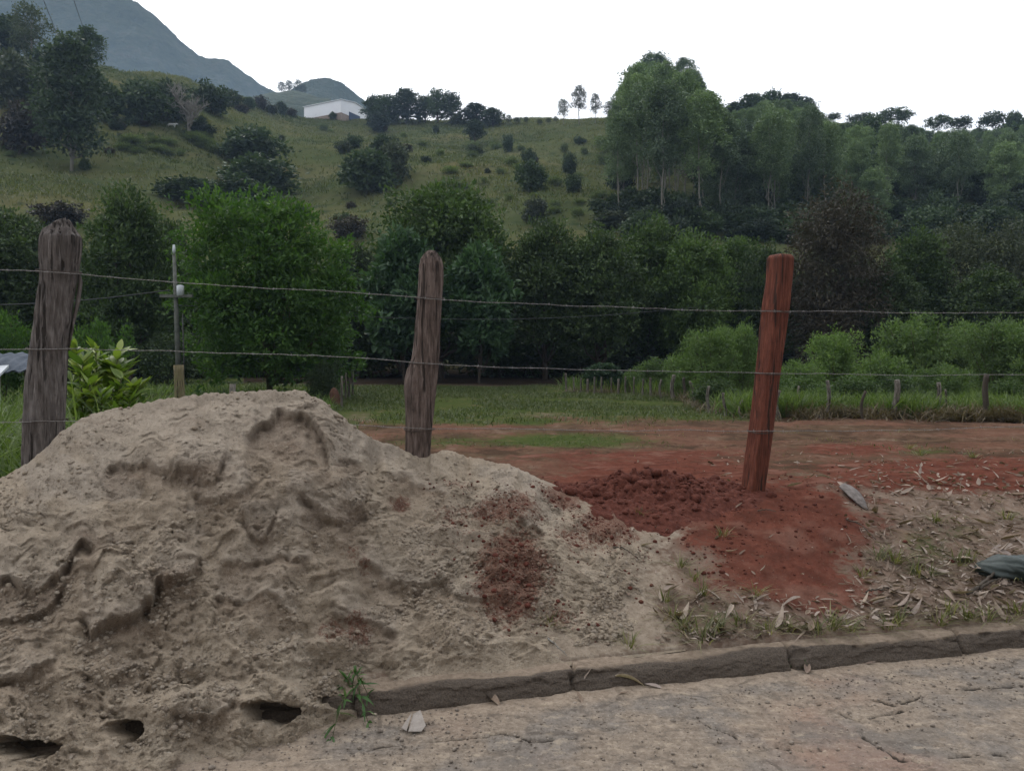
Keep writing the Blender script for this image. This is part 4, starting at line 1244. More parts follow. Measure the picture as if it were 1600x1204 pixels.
# --- hillside: small trees and bushes far away
HB1 = make_bush('hillside_bush', 4, 2.6, 8, 31, MT['leaf_hill'], 420, 7, .3, .5, .32)
HB2 = make_bush('hillside_bush', 4, 2.4, 8, 32, MT['leaf_hill'], 400, 7, .3, .46, .3, .3)
HB4 = make_bush('hillside_bush', 4, 3.0, 10, 42, MT['leaf_scrub'], 300, 7, .45, .42, .24, .1, 7, .7)
HB3 = make_bush('hillside_bush', 4, 2.4, 7, 33, MT['leaf_grey'], 340, 7, .32, .46, .3)
HBr = make_bush('hillside_bush', 4, 2.4, 7, 34, MT['leaf_brown'], 300, 7, .32, .46, .3)
HT1 = make_tree('hillside_tree', 12, 4, 2.5, 14, 35, MT['leaf_hill'], MT['trunk_pale'], .25, 700, 8, .4, .55, .36, 1, lump=.45)
HT2 = make_tree('hillside_tree', 12, 3.2, 3.5, 10, 36, MT['leaf_hill'], MT['trunk_dark'], .22, 420, 8, .38, .5, .34, 2, lump=.5, rb=.4)
HT4 = make_tree('hillside_tree', 12, 3.2, .8, 20, 39, MT['leaf_hill'], MT['trunk_pale'], .2, 900, 8, .3, .42, .28, 2, lump=.6, rb=.36, low=-.8)
HT5 = make_tree('ridge_tree', 10, 3.4, .4, 13, 40, MT['leaf_hill'], MT['trunk_dark'], .22, 520, 8, .34, .5, .34, 3, lump=.7, rb=.42, low=-.8)
HT6 = make_tree('ridge_tree', 10, 2.6, .6, 10, 41, MT['leaf_hill'], MT['trunk_dark'], .22, 380, 8, .34, .5, .34, 2, lump=.7, rb=.42, low=-.8)
HT3 = make_tree('feathery_tree', 14, 3.4, 4, 10, 37, MT['leaf_grey'], MT['trunk_pale'], .2, 330, 7, .5, .5, .26, 1, lump=.6, rb=.34)


def hill_place(proto, px, base, hpx, wpx, label, cat, group=None):
    g = at(px, base)
    d = g[1]
    s = hpx / F * d / proto['H0']; sw = wpx / F * d / 2 / proto['R0']
    put(proto, (g[0], g[1], g[2] - .15), RR.uniform(0, 6.28), (sw, sw, s), label, cat, group)


for a in [
    (HT4, 112, 268, 208, 112, 'big dark tree on the grassy slope at the left, its crown before the mountain', 'tree'),
    (HT3, 47, 118, 112, 62, 'feathery pale tree on the top of the left ridge', 'tree'),
    (HT2, 138, 125, 80, 50, 'slim tree on the left ridge right beside the big dark tree', 'tree'),
    (HT1, 8, 105, 74, 80, 'dark tree on the ridge at the very left edge', 'tree'),
    (HB3, 30, 170, 82, 95, 'rounded greyish bush below the feathery pale tree', 'bush'),
    (HB1, 75, 140, 52, 70, 'dark bush between the feathery tree and the big dark tree', 'bush'),
    (HBr, 38, 240, 78, 70, 'thin reddish bush left of the big dark tree', 'bush'),
    (HB2, 132, 268, 18, 16, 'tiny dark bush at the foot of the big dark tree', 'bush'),
    (HB1, 160, 190, 62, 60, 'dark bush on the slope right of the big dark tree', 'bush'),
    (HB1, 222, 196, 64, 76, 'dark bush, first of the row left of the leafless tree', 'bush'),
    (HB2, 262, 190, 56, 66, 'dark bush, second of the row left of the leafless tree', 'bush'),
    (HB1, 312, 217, 26, 46, 'low dark bush right under the leafless tree', 'bush'),
    (HB2, 330, 178, 44, 62, 'dark bush behind the leafless tree', 'bush'),
    (HB1, 362, 168, 24, 30, 'small bush high on the ridge left of the white shed', 'bush'),
    (HB1, 393, 258, 56, 96, 'large dark rounded bush in the middle of the left slope', 'bush'),
    (HB2, 402, 300, 50, 110, 'wide bush below the large dark rounded one', 'bush'),
    (HB1, 298, 318, 34, 100, 'flat dark bush under the two white egrets', 'bush'),
    (HB2, 372, 322, 42, 110, 'dark bush just above the bright green tree', 'bush'),
    (HB1, 578, 302, 62, 90, 'largest dark bush on the open middle slope', 'bush'),
    (HB3, 618, 285, 62, 52, 'grey leafless looking bush right of the largest dark bush', 'bush'),
    (HB2, 552, 234, 22, 26, 'small round bush above the largest dark bush', 'bush'),
    (HB3, 537, 240, 20, 28, 'pale small bush beside the small round one', 'bush'),
    (HB2, 600, 246, 32, 44, 'bush between the shed and the largest dark bush', 'bush'),
    (HB1, 591, 207, 27, 34, 'round bush on the ridge below and right of the white shed', 'bush'),
    (HT2, 743, 228, 38, 36, 'small tree standing alone below the dark ridge trees', 'tree'),
    (HB3, 714, 196, 16, 24, 'pale bush at the edge of the dark ridge trees', 'bush'),
    (HB2, 793, 238, 27, 18, 'slim dark bush on the open slope right of the lone small tree', 'bush'),
    (HB2, 826, 258, 24, 22, 'upper of two dark bushes stacked on the right slope', 'bush'),
    (HB1, 830, 300, 44, 50, 'lower and wider of two dark bushes stacked on the right slope', 'bush'),
    (HB2, 889, 275, 34, 22, 'narrow dark bush near the eucalyptus wood', 'bush'),
    (HB2, 897, 300, 26, 28, 'small dark bush below the narrow one near the eucalyptus wood', 'bush'),
    (HB3, 742, 243, 16, 26, 'pale low bush below the lone small tree', 'bush'),
    (HB3, 838, 350, 40, 42, 'pale fuzzy bush low on the slope above the tree belt', 'bush'),
    (HB3, 950, 362, 30, 60, 'pale fuzzy bush at the bottom corner of the eucalyptus wood', 'bush'),
    (HB1, 970, 300, 42, 40, 'dark bush at the edge of the eucalyptus wood', 'bush'),
    (HB1, 985, 340, 44, 50, 'dark bush below the first eucalyptus trunks', 'bush'),
    (HBr, 95, 352, 36, 70, 'reddish brown bush behind the broken top of the thick grey post', 'bush'),
    (HBr, 548, 372, 34, 60, 'brownish bush above the right shoulder of the bright green tree', 'bush'),
    (HB2, 540, 352, 18, 34, 'low bush on the slope above the brownish bush', 'bush'),
    (HB1, 470, 345, 22, 40, 'low bush on the slope behind the bright green tree', 'bush'),
    (HT6, 584, 192, 42, 34, 'dark ridge tree next to the white shed', 'tree'),
    (HT5, 604, 192, 44, 46, 'dark ridge tree, second from the white shed', 'tree'),
    (HT5, 634, 193, 54, 54, 'tallest broad dark ridge tree right of the white shed', 'tree'),
    (HT6, 664, 192, 42, 36, 'dark ridge tree with a gap of sky beside it', 'tree'),
    (HT6, 685, 193, 52, 34, 'slim dark ridge tree, first of a pair', 'tree'),
    (HT6, 707, 193, 47, 32, 'slim dark ridge tree, second of a pair', 'tree'),
    (HT5, 742, 197, 34, 48, 'low wide dark ridge tree', 'tree'),
    (HT5, 770, 198, 28, 40, 'last low dark ridge tree before the bare skyline', 'tree'),
]:
    hill_place(*a)
for i, (px, b, h, w) in enumerate([(795, 196, 17, 12), (808, 196, 11, 14), (822, 196, 13, 10), (843, 196, 9, 12), (857, 195, 10, 10), (868, 193, 12, 8)]):
    hill_place(HT3, px, b, h, w, 'tiny sparse tree on the bare middle skyline', 'tree', 'tiny trees on the skyline')
for i, (px, b, h, w) in enumerate([(390, 170, 16, 20), (408, 172, 22, 20), (424, 178, 13, 20), (440, 180, 19, 18), (455, 183, 14, 16), (500, 186, 11, 14), (520, 188, 12, 12), (378, 176, 12, 24), (350, 166, 13, 24)]):
    hill_place([HB1, HBr, HB3][i % 3], px, b, h, w, 'little bush along the ridge by the white shed', 'bush', 'little bushes by the white shed')
rb_ = np.random.default_rng(77)
for i in range(46):
    px, py = (rb_.uniform(190, 345), rb_.uniform(214, 246)) if i < 22 else (rb_.uniform(640, 950), rb_.uniform(225, 345))
    h = rb_.uniform(7, 15)
    hill_place(HB4, px, py, h, h * rb_.uniform(1.5, 2.8), 'low pale green scrub clump spreading over the open grass slope', 'scrub', 'low scrub clumps on the slope')
k = 0
while k < 64:
    px, py = rb_.uniform(0, 960), rb_.uniform(190, 350)
    if py < np.interp(px, RPX, RPY) + 14 or (px < 350 and 250 < py < 330): continue
    h = rb_.uniform(5, 13)
    hill_place([HB4, HB2, HB4, HB3, HB4, HBr][k % 6], px, py, h, h * rb_.uniform(.9, 1.7), 'tiny scrub bush dotted over the open grass slope', 'bush', 'tiny bushes dotted over the slope')
    k += 1

# --- eucalyptus wood
EU = []
for i in range(5):
    Ht = 17
    rg = np.random.default_rng(60 + i)
    bl = []
    bl.append((0, 0, Ht * .80, 1.75, 1.75, Ht * .19)); bl.append((rg.uniform(-.4, .4), 0, Ht * .90, 1.3, 1.3, Ht * .10))
    for j in range(8):
        a = j * 2.4 + i; q = rg.uniform(.7, 1.5); r = rg.uniform(.75, 1.2)
        bl.append((math.cos(a) * q, math.sin(a) * q, Ht * rg.uniform(.44, .84), r, r, r * 1.3))
    root = empty('eucalyptus_tree', (0, 0, 0))
    link('trunk', trunk_mesh('trunk', Ht * .93, .105, bl, MT['trunk_pale'], 5, .03, 1, 60 + i, 7), root)
    link('crown', crown_mesh('crown', bl, 620, 14, .26, .30, .15, MT['leaf_euc'], up=.8, droop=.2, inner=.8, flat=.7, lump=.45, low=-.6, seed=60 + i), root)
    root['H0'] = Ht; root['R0'] = 2.2
    EU.append(root)
WT = [make_tree('wood_tree', 11, 2.9, .8, 14, 81 + i, MT['leaf_euc'], MT['trunk_pale'], .12, 760, 14, .26, .30, .16, 1, lump=.55, rb=.4, low=-.7) for i in range(3)]
UM = [make_tree('umbrella_tree', 9, 4.2, 5.2, 9, 71 + i, MT['leaf_hill'], MT['trunk_dark'], .18, 260, 8, .36, .5, .32, 2, rb=.36, lump=.5, low=-.2, round_=.6) for i in range(2)]
UB2 = make_bush('undergrowth_bush', 4, 3, 8, 38, MT['leaf_hill'], 420, 7, .3, .5, .32)
EG = 'eucalyptus trees of the hillside wood'
EL = 'tall eucalyptus with a slim pale trunk and rounded crown, inside the wood on the slope'
re_ = np.random.default_rng(91)
# rows from the front edge of the wood up to the ridge, spaced on the ground
pts = []
tries = 0
TOPX = [940, 962, 975, 985, 1000, 1040, 1050, 1058, 1064, 1080, 1092, 1110, 1135, 1170, 1200, 1260, 1290, 1350, 1400, 1450, 1500, 1550, 1600, 1800]
TOPY = [195, 160, 135, 104, 94, 100, 138, 138, 96, 108, 138, 152, 176, 162, 150, 158, 192, 194, 188, 204, 200, 198, 192, 190]
while len(pts) < 285 and tries < 20000:
    tries += 1
    px = re_.uniform(962, 1720); Y = 80 + 120 * re_.uniform(0, 1) ** 1.35
    x = (px - CX) / F * Y
    rdg = np.interp(px, RPX, RD)
    if Y > rdg + 2 or (px < 1010 and Y > 190): continue
    _, pyb = proj(x, Y, float(H(x, Y, False)))
    lim = 362 if px < 1230 else 352
    if pyb > lim: continue
    if any((x - a) ** 2 + (Y - b) ** 2 < (3.3 + Y * .0065) ** 2 for a, b in pts): continue
    pts.append((x, Y))
    px_ = px
    z = float(H(x, Y))
    h = re_.uniform(13, 19) * (1.12 if px < 1110 else .86)
    # trees near the skyline stay low, only the first stand towers over it
    hmax = P(px, np.interp(px, TOPX, TOPY) + re_.uniform(0, 1) ** 2 * 46, Y)[2] - z
    if hmax < 3.5: pts.pop(); continue
    h = min(h, hmax)
    w = max(h / 17, .55) * re_.uniform(.9, 1.3)
    low = re_.uniform() < (.10 if px < 1110 else (.4 if Y > 110 else .6))
    if low:
        h = min(h, re_.uniform(8, 13)); w = h / 11 * re_.uniform(.8, 1.1)
        put(WT[len(pts) % 3], (x, Y, z - .3), re_.uniform(0, 6.28), (w, w, h / 11), 'leafy round topped tree filling the wood on the slope down to the ground', 'tree', 'lower trees of the hillside wood')
    else:
        put(EU[len(pts) % 5], (x, Y, z - .3), re_.uniform(0, 6.28), (w, w, h / 17), EL, 'eucalyptus tree', EG)
NE = len(pts)
for px, base, h, w, lab in [(1022, 200, 110, 52, 'tallest eucalyptus clump head over the skyline'), (1070, 200, 104, 42, 'lone slim eucalyptus top standing apart over the skyline'), (995, 200, 70, 50, 'lower eucalyptus head at the skyline edge of the wood'), (1098, 205, 58, 40, 'eucalyptus top stepping down the skyline'), (1036, 205, 100, 34, 'second tallest eucalyptus head over the skyline'), (1010, 205, 92, 44, 'eucalyptus head left of the tallest one'), (1080, 210, 70, 44, 'eucalyptus head below the lone slim top'),
                            (880, 196, 42, 22, 'thin skyline eucalyptus, first of four'), (905, 195, 62, 28, 'thin skyline eucalyptus, tallest of four'), (930, 194, 48, 20, 'thin skyline eucalyptus, third of four'), (953, 193, 34, 26, 'thin skyline eucalyptus, last of four beside the wood')]:
    hill_place(EU[(px // 7) % 5] if px > 960 else HT3, px, base, h, w, lab, 'eucalyptus tree')
for px, base, h, w, lab in [(1175, 195, 48, 62, 'dark round tree at the start of the wooded hilltop'), (1205, 193, 50, 60, 'dark round tree on the crown of the wooded hilltop'), (1235, 195, 48, 56, 'dark round tree right of the wooded crown'), (1262, 200, 48, 30, 'slim dark tree ending the wooded hilltop'), (1150, 198, 38, 50, 'dark tree low on the left of the wooded hilltop')]:
    hill_place(HT5, px, base, h, w, lab, 'tree')
for i, (px, base, h, w, lab) in enumerate([(1302, 205, 27, 26, 'small umbrella crowned tree, first along the right skyline'), (1345, 216, 36, 46, 'umbrella crowned tree, second along the right skyline'), (1398, 222, 48, 58, 'largest umbrella crowned tree of the right skyline'), (1368, 220, 36, 40, 'umbrella crowned tree close left of the largest one'), (1465, 226, 42, 42, 'umbrella crowned tree with sky under its crown'), (1500, 227, 42, 40, 'umbrella crowned tree beside the one with sky under it'), (1550, 232, 52, 46, 'bushy umbrella tree near the end of the right skyline'), (1583, 232, 56, 24, 'thin tall tree at the end of the right skyline'), (1430, 224, 22, 30, 'low umbrella tree in the dip of the right skyline'), (1640, 232, 40, 50, 'umbrella crowned tree outside the picture edge')]):
    hill_place(UM[i % 2], px, base, h, w, lab, 'tree')
k = 0
while k < 130:
    px, py = (re_.uniform(965, 1700), re_.uniform(225, 385)) if k < 80 else (re_.uniform(960, 1640), re_.uniform(338, 385))
    hill_place([UB2, HB1, HB2][k % 3], px, py, re_.uniform(22, 48), re_.uniform(40, 76), 'dark undergrowth bush between the trunks of the eucalyptus wood', 'bush', 'undergrowth of the eucalyptus wood')
    k += 1

# --- leafless tree on the slope
def bare_tree():
    m = MB()
    rg = np.random.default_rng(5)

    def branch(p, d, L, r, lvl):
        n = 6; pts = [p]
        for i in range(n):
            d = unit(d + rg.normal(size=3) * .16 + np.array([0, 0, .05])); pts.append(pts[-1] + d * L / n)
        m.tube(np.array(pts), np.linspace(r, r * .45, n + 1), 5)
        if lvl < 4:
            for i in range(4 if lvl else 6):
                k_ = rg.integers(2, n + 1)
                a = rg.normal(size=3); a[2] = abs(a[2]) * .5 + .1
                branch(pts[k_], unit(d * .5 + unit(a) * .9), L * rg.uniform(.52, .75), r * .52, lvl + 1)
    branch(np.array([0, 0, -.2]), np.array([0, 0, 1.]), 4.2, .34, 0)
    g = at(297, 216)
    s = 68 / F * g[1] / 6.6
    root = empty('leafless_tree', tuple(g), .4, (s, s, s))
    link('branches', m.mesh('branches', MT['bare']), root)
    tag(root, 'pale leafless tree with spreading bare branches on the left slope', 'tree')


bare_tree()
# ------------------------------------------------------------------ grass, leaves and small things
def grass_mesh(name, pts, Lr, wr, bend, mat, nseg=3, lean=.35, tones=None, lens=None):
    n = len(pts)
    D = np.stack([R.normal(0, lean, n), R.normal(0, lean, n), np.ones(n)], -1)
    a = R.uniform(0, 6.28, n); L = R.uniform(*Lr, n)
    if lens is not None: L = lens
    B = np.stack([np.cos(a), np.sin(a), -np.full(n, .45)], -1) * (bend * R.uniform(.3, 1.3, n))[:, None]
    v, f, idx = blades(pts, D, L, R.uniform(*wr, n) * (1 if lens is None else np.clip(lens / .08, .4, 1)), B, nseg)
    tone = np.clip(R.normal(.5, .22, n) if tones is None else tones + R.normal(0, .1, n), 0, 1)
    return mesh_np(name, v, [f], {'tone': tone[idx]}, False, [mat])


def field_points(n, x0, x1, y0, y1, dens):
    x = R.uniform(x0, x1, n); y = np.sqrt(R.uniform(y0 ** 2, y1 ** 2, n)) if y0 > 0 else R.uniform(y0, y1, n)
    z = H(x, y)
    k = R.uniform(size=n) < dens(x, y, z)
    return np.stack([x, y, z - .005], -1)[k]


def gdens(x, y, z):
    a = ground_attrs(x, y, z)
    return a['green'] ** 1.2 * sstep(.3, .58, fbm(x * .5, y * .5, 201, 3)) * (1 - .3 * a['field'] * (1 - a['green'])) * (a['shade'] < .5)


p = field_points(230000, -16, 22, 7, 37, gdens)
nr = p[:, 1] < 15
p = np.vstack([p[~nr], np.repeat(p[nr], 3, 0) + np.concatenate([R.normal(0, .12, (nr.sum() * 3, 2)), np.zeros((nr.sum() * 3, 1))], 1)]); nf_ = (~nr).sum()
fm = np.concatenate([R.uniform(.05, .14, nf_), R.uniform(.018, .055, len(p) - nf_)])
kind(link('field_grass', grass_mesh('field_grass', p, (.05, .15), (.010, .022), .5, MT['grass_field'], 2, .5, None, fm)), 'stuff', 'short patchy pasture grass on the plot', 'grass')
# scattered weeds over the bare red ground
p = field_points(9000, -4, 14, 6.3, 16, lambda x, y, z: sstep(.58, .74, fbm(x * 1.3, y * 1.3, 203, 3)))
kind(link('sparse_grass', grass_mesh('sparse_grass', p, (.02, .055), (.003, .007), .5, MT['grass_tuft'], 2, .6)), 'stuff', 'sparse short grass on the bare red ground', 'grass')
# tussocks on the far hillside
n = 110000
x = R.uniform(-150, 60, n); y = R.uniform(60, 255, n)
px = CX + F * x / y
ok = (px > -60) & (px < 1040) & (y < np.interp(px, RPX, RD) + 2) & (R.uniform(size=n) < .25 + .75 * sstep(.4, .6, fbm(x * .06, y * .06, 205, 4)))
x, y = x[ok], y[ok]; z = H(x, y)
pp = np.repeat(np.stack([x, y, z - .05], -1), 4, 0); pp[:, :2] += R.normal(0, .35, (len(pp), 2))
tn = np.repeat(np.clip(fbm(x * .05, y * .05, 207, 4) * 1.6 - .3 + R.normal(0, .2, len(x)), 0, 1), 4)
kind(link('hill_grass', grass_mesh('hill_grass', pp, (.22, .6), (.07, .15), .3, MT['grass_hill'], 2, .45, tn)), 'stuff', 'tussocky grass covering the far hillside', 'grass')
# tall grass behind the stake fence on the right
p = field_points(60000, 4.5, 24, 15.5, 30, lambda x, y, z: (lambda a: sstep(-.2, .8, a) * sstep(9, 3, a))(fence_side(x, y)) * .75) if False else None


def stake_line(px):  # the bending line of stakes, as picture columns and ground rows on the real ground
    return np.interp(px, [880, 930, 990, 1060, 1090, 1115, 1131, 1158, 1214, 1293, 1400, 1540, 1700, 1900], [611, 613.5, 616, 622, 628, 641, 649, 652, 655, 650, 654, 657, 661, 664])


SPX = np.linspace(885, 1900, 160)
SL = ground_hit(SPX, stake_line(SPX))
pp = []
for i in range(len(SL)):
    k = 300 if SPX[i] > 1150 else 110
    t = R.uniform(0, 1, k) ** 1.4 * 6.5
    q = np.repeat(SL[i][None], k, 0); dirn = unit(np.array([SL[i][0], SL[i][1], 0]))
    q = q + dirn * (t + .15)[:, None]; q[:, 0] += R.normal(0, .15, k)
    pp.append(q)
pp = np.vstack(pp); pp[:, 2] = H(pp[:, 0], pp[:, 1]) - .02
pp = pp[R.uniform(size=len(pp)) < .25 + .75 * sstep(.4, .6, fbm(pp[:, 0] * .7, pp[:, 1] * .7, 211, 3))]
kind(link('tall_grass', grass_mesh('tall_grass', pp, (.35, .85), (.014, .03), .55, MT['grass_bright'], 3, .25)), 'stuff', 'tall fresh grass behind the stake fence', 'grass')
pp = []
for i in range(len(SL)):
    k = 190 if SPX[i] > 1080 else 40
    q = np.repeat(SL[i][None], k, 0); q[:, 0] += R.normal(0, .25, k); q[:, 1] += R.normal(0.05, .28, k); pp.append(q)
pp = np.vstack(pp); pp[:, 2] = H(pp[:, 0], pp[:, 1]) - .02
pp = pp[R.uniform(size=len(pp)) < sstep(.35, .6, fbm(pp[:, 0] * .9, pp[:, 1] * .9, 213, 3))]
kind(link('dry_grass', grass_mesh('dry_grass', pp, (.2, .6), (.01, .022), .8, MT['grass_dry'], 3, .7)), 'stuff', 'dry brown grass along the foot of the stake fence', 'grass')
# rank grass on the left behind the heap
n = 7000
x = R.uniform(-9, -2.4, n); y = R.uniform(4.9, 12, n)
px = CX + F * x / y
ok = (px > -260) & (px < 250 - (y - 5) * 2) & (kv(x, y) > 1.75)
x, y = x[ok], y[ok]; p = np.stack([x, y, H(x, y) - .02], -1)
kind(link('rank_grass', grass_mesh('rank_grass', p, (.5, 1.15), (.012, .026), .75, MT['grass_bright'], 5, .3)), 'stuff', 'long arching green grass behind the thick grey post', 'grass')
n = 30000
x = R.uniform(-14, -2.5, n); y = R.uniform(11, 30, n); px = CX + F * x / y
ok = (px < 520 + (y < 20) * -20) & (px > -80) & (R.uniform(size=n) < sstep(.3, .6, fbm(x * .5, y * .5, 215, 3)))
x, y = x[ok], y[ok]; p = np.stack([x, y, H(x, y) - .02], -1)
kind(link('meadow_grass', grass_mesh('meadow_grass', p, (.2, .55), (.014, .03), .6, MT['grass_bright'], 3, .35)), 'stuff', 'green meadow grass behind the sand heap', 'grass')

# dead leaves --------------------------------------------------------
LEAFP = []
for i in range(9):
    rg = np.random.default_rng(300 + i)
    L = 1.0; wd = [.2, .26, .32, .36, .24, .3, .2, .34, .28][i]
    D = np.array([[1, 0, rg.uniform(0, .35)]]); B = np.array([[0, rg.uniform(-.35, .35), rg.uniform(-.5, .45)]])
    v, f, _ = blades(np.zeros((1, 3)), D, np.array([L]), np.array([wd]), B, 7, 'leaf', np.array([rg.uniform(-.5, .5)]), rg.uniform(.3, 1.1) * rg.choice([-1, 1]))
    v[:, 0] -= .5; v[:, 2] -= v[:, 2].min() - .02
    LEAFP.append(mesh_np('dry_leaf', v, [f], {'tone': np.full(len(v), rg.uniform(.25, .85))}, True, [MT['dry_leaf']]))


def leaf(px, py, size, label, group=None, proto=None, rz=None, tilt=.25, name='dry_leaf', lift=0.0):
    g = at(px, py) if py < 1000 or px > 1000 else None
    if g is None or kv(g[0], g[1]) < .16:
        Y = 1.5 * F / (py - HOR)
        g = P(px, py, Y); zz = .006
        g = np.array([g[0], g[1], zz])
    i = RR.randrange(9) if proto is None else proto
    o = link(name, LEAFP[i], None, (g[0], g[1], g[2] + .004 + lift), (RR.gauss(0, tilt), RR.gauss(0, tilt), RR.uniform(0, 6.28) if rz is None else rz), (size,) * 3)
    return tag(o, label, 'leaf', group)


def litter_density(px, py):
    d = .05 + .9 * sstep(1290, 1400, px) * sstep(730, 770, py) + .55 * sstep(920, 950, py) * sstep(1000, 1090, px) + .7 * gauss(px, py, 1420, 735, 170, 22) + .3 * gauss(px, py, 1230, 720, 200, 14)
    d = d * (1 - .85 * gauss(px, py, 1230, 850, 110, 60)) * (1 - .6 * gauss(px, py, 1260, 935, 110, 30))
    return np.clip(d, 0, 1)


def litter_positions(n, y0=690, x1=1680):
    out = []
    while len(out) < n:
        px, py = R.uniform(985, x1), R.uniform(y0, 1015)
        if R.uniform() < litter_density(px, py) * (.35 + .65 * (py - 690) / 320): out.append((px, py))
    g = ground_hit([a for a, b in out], [b for a, b in out])
    v = kv(g[:, 0], g[:, 1])
    return g[v > .15], [o for o, q in zip(out, v > .15) if q]


g, pxy = litter_positions(270, 740)
for q, (px, py) in zip(g, pxy):
    s = np.exp(R.normal(math.log(.08), .32)).clip(.045, .125)
    o = link('dry_leaf', LEAFP[R.integers(9)], None, (q[0], q[1], q[2] + .008 + R.uniform(0, .012)), (R.normal(0, .2), R.normal(0, .2), R.uniform(0, 6.28)), (s,) * 3)
    tag(o, 'curled dry leaf, brown to greyish tan, fallen on the verge above the kerb', 'leaf', 'fallen leaves on the verge')
# the countless smaller leaves, chips and straws between them
g, _ = litter_positions(5600, 690, 2000)
n = len(g); a = R.uniform(0, 6.28, n)
D = np.stack([np.cos(a), np.sin(a), R.normal(.05, .25, n)], -1)
B = np.stack([R.normal(0, .3, n), R.normal(0, .3, n), R.normal(0, .25, n)], -1)
far = g[:, 1] > 5.6
v, f, idx = blades(g + [0, 0, .01], D, np.exp(R.normal(math.log(.045), .45, n)).clip(.015, .11), np.exp(R.normal(math.log(.012), .5, n)).clip(.003, .035) * np.where(far, 1.4, 1), B, 4, 'leaf', R.normal(0, .5, n), .5)
kind(link('leaf_litter', mesh_np('leaf_litter', v, [f], {'tone': np.clip(R.normal(.55, .25, n), 0, 1)[idx]}, True, [MT['dry_leaf']])), 'stuff', 'fine dry leaf litter and straw over the verge', 'leaf litter')
for i, (px, py, s, lab, rz, pr) in enumerate([
    (905, 1085, .12, 'long tan leaf on the road against the kerb, near the bend of dust', .1, 2), (735, 1100, .20, 'long dark brown curled leaf lying against the kerb face', .3, 0), (765, 1104, .11, 'crumpled very dark leaf at the end of the long dark one', 2.4, 3),
    (985, 1082, .14, 'thin tan leaf in the gutter below the kerb', .1, 6), (1020, 1082, .08, 'small tan leaf at the tip of the thin gutter leaf', 2.8, 5), (975, 1094, .06, 'tiny tan leaf on the road below the thin gutter leaf', .1, 0), (905, 1102, .06, 'tiny pale leaf on the road below the long tan one', 1.9, 3),
    (575, 1122, .10, 'folded pale leaf on the road beside the green weed', 2.6, 8), (345, 1166, .17, 'flat pale leaf on the sandy road edge, first of a pair', .35, 1), (395, 1160, .17, 'flat pale leaf on the sandy road edge, second of a pair', .45, 1), (1260, 1056, .09, 'brown leaf on the road under the kerb joint', 1.2, 3), (1360, 1046, .07, 'pinkish leaf on the road under the kerb', 0, 0)]):
    leaf(px, py, s, lab, None, pr, rz, .12)

# tufts of grass -------------------------------------------------------
TUFTP = []
for i in range(4):
    n = 46
    c = np.stack([R.normal(0, .022, n), R.normal(0, .022, n), np.zeros(n)], -1)
    D = np.stack([c[:, 0] * 22 + R.normal(0, .3, n), c[:, 1] * 22 + R.normal(0, .3, n), np.full(n, .9)], -1)
    B = np.stack([D[:, 0] * .5, D[:, 1] * .5, np.full(n, -.35)], -1)
    v, f, idx = blades(c, D, R.uniform(.06, .16, n), R.uniform(.003, .0065, n), B, 4)
    TUFTP.append(mesh_np('grass_tuft', v, [f], {'tone': np.clip(R.normal(.5, .25, n), 0, 1)[idx]}, False, [MT['grass_tuft']]))
for i, (px, py, s) in enumerate([(1098, 1000, 1.5), (1070, 985, 1.0), (1125, 985, 1.1), (1155, 975, 1.0), (1062, 885, .9), (1040, 940, .9), (1000, 806, .8), (1128, 838, .8), (1298, 985, 1.3), (1275, 990, 1.0), (1405, 978, 1.2), (1385, 985, .9), (1372, 876, 1.1), (1400, 878, 1.2),
                                 (1432, 902, 1.3), (1450, 900, 1.0), (1497, 884, 1.2), (1512, 880, 1.0), (1462, 818, 1.0), (1573, 812, .9), (1592, 905, 1.3), (1480, 962, 1.1), (1510, 970, 1.2), (1540, 975, 1.0), (1588, 958, 1.1), (1438, 712, 1.1), (1330, 985, .9), (1085, 905, .8), (1180, 930, .8), (1100, 930, 1.0), (1052, 965, 1.0), (1465, 975, 1.0), (1570, 985, 1.1), (1200, 990, .9), (1232, 985, .9), (1345, 900, .8), (1420, 700, 1.0), (1520, 715, .9), (860, 975, .8), (985, 1010, .8)]):
    q = at(px, py)
    o = link('grass_tuft', TUFTP[i % 4], None, (q[0], q[1], q[2] - .004), (0, 0, RR.uniform(0, 6.28)), (s, s, s))
    tag(o, 'small tuft of thin green and straw coloured grass growing on the verge', 'grass tuft', 'grass tufts on the verge')

# weeds in the gutter --------------------------------------------------
def weed():
    Y = 3.31; b = P(548, 1108, Y); b[2] = .03
    root = empty('green_weed', tuple(b))
    m = MB()
    tops = [P(560, 1062, Y - .03) - b, P(540, 1075, Y) - b, P(520, 1150, 3.05) - b, P(575, 1085, Y - .05) - b, P(575, 1128, 3.15) - b]
    C, D, L = [], [], []
    for t in tops:
        t = np.array(t); s = np.linspace(0, 1, 8)[:, None]
        pts = t * s + np.array([0, 0, .07]) * np.sin(s * np.pi)
        m.tube(pts, np.linspace(.0035, .0012, 8), 5)
        for k in range(2, 8):
            for q in range(2):
                C.append(pts[k]); d = unit(t) * .8 + R.normal(0, .6, 3) + np.array([0, -.15, .1]); D.append(d); L.append(R.uniform(.045, .085))
    link('stems', m.mesh('stems', MT['stem']), root)
    C, D, L = np.array(C), np.array(D), np.array(L)
    n = len(C)
    v, f, idx = blades(C, D, L, L * .17, np.stack([np.zeros(n), np.zeros(n), -R.uniform(.1, .6, n)], -1), 5, 'leaf', R.normal(0, .6, n), .3)
    link('foliage', mesh_np('foliage', v, [f], {'tone': np.clip(R.normal(.45, .2, n), 0, 1)[idx]}, True, [MT['leaf_mid_near']]), root)
    tag(root, 'fresh green weed with narrow leaves flopping over the kerb at the edge of the sand', 'weed')


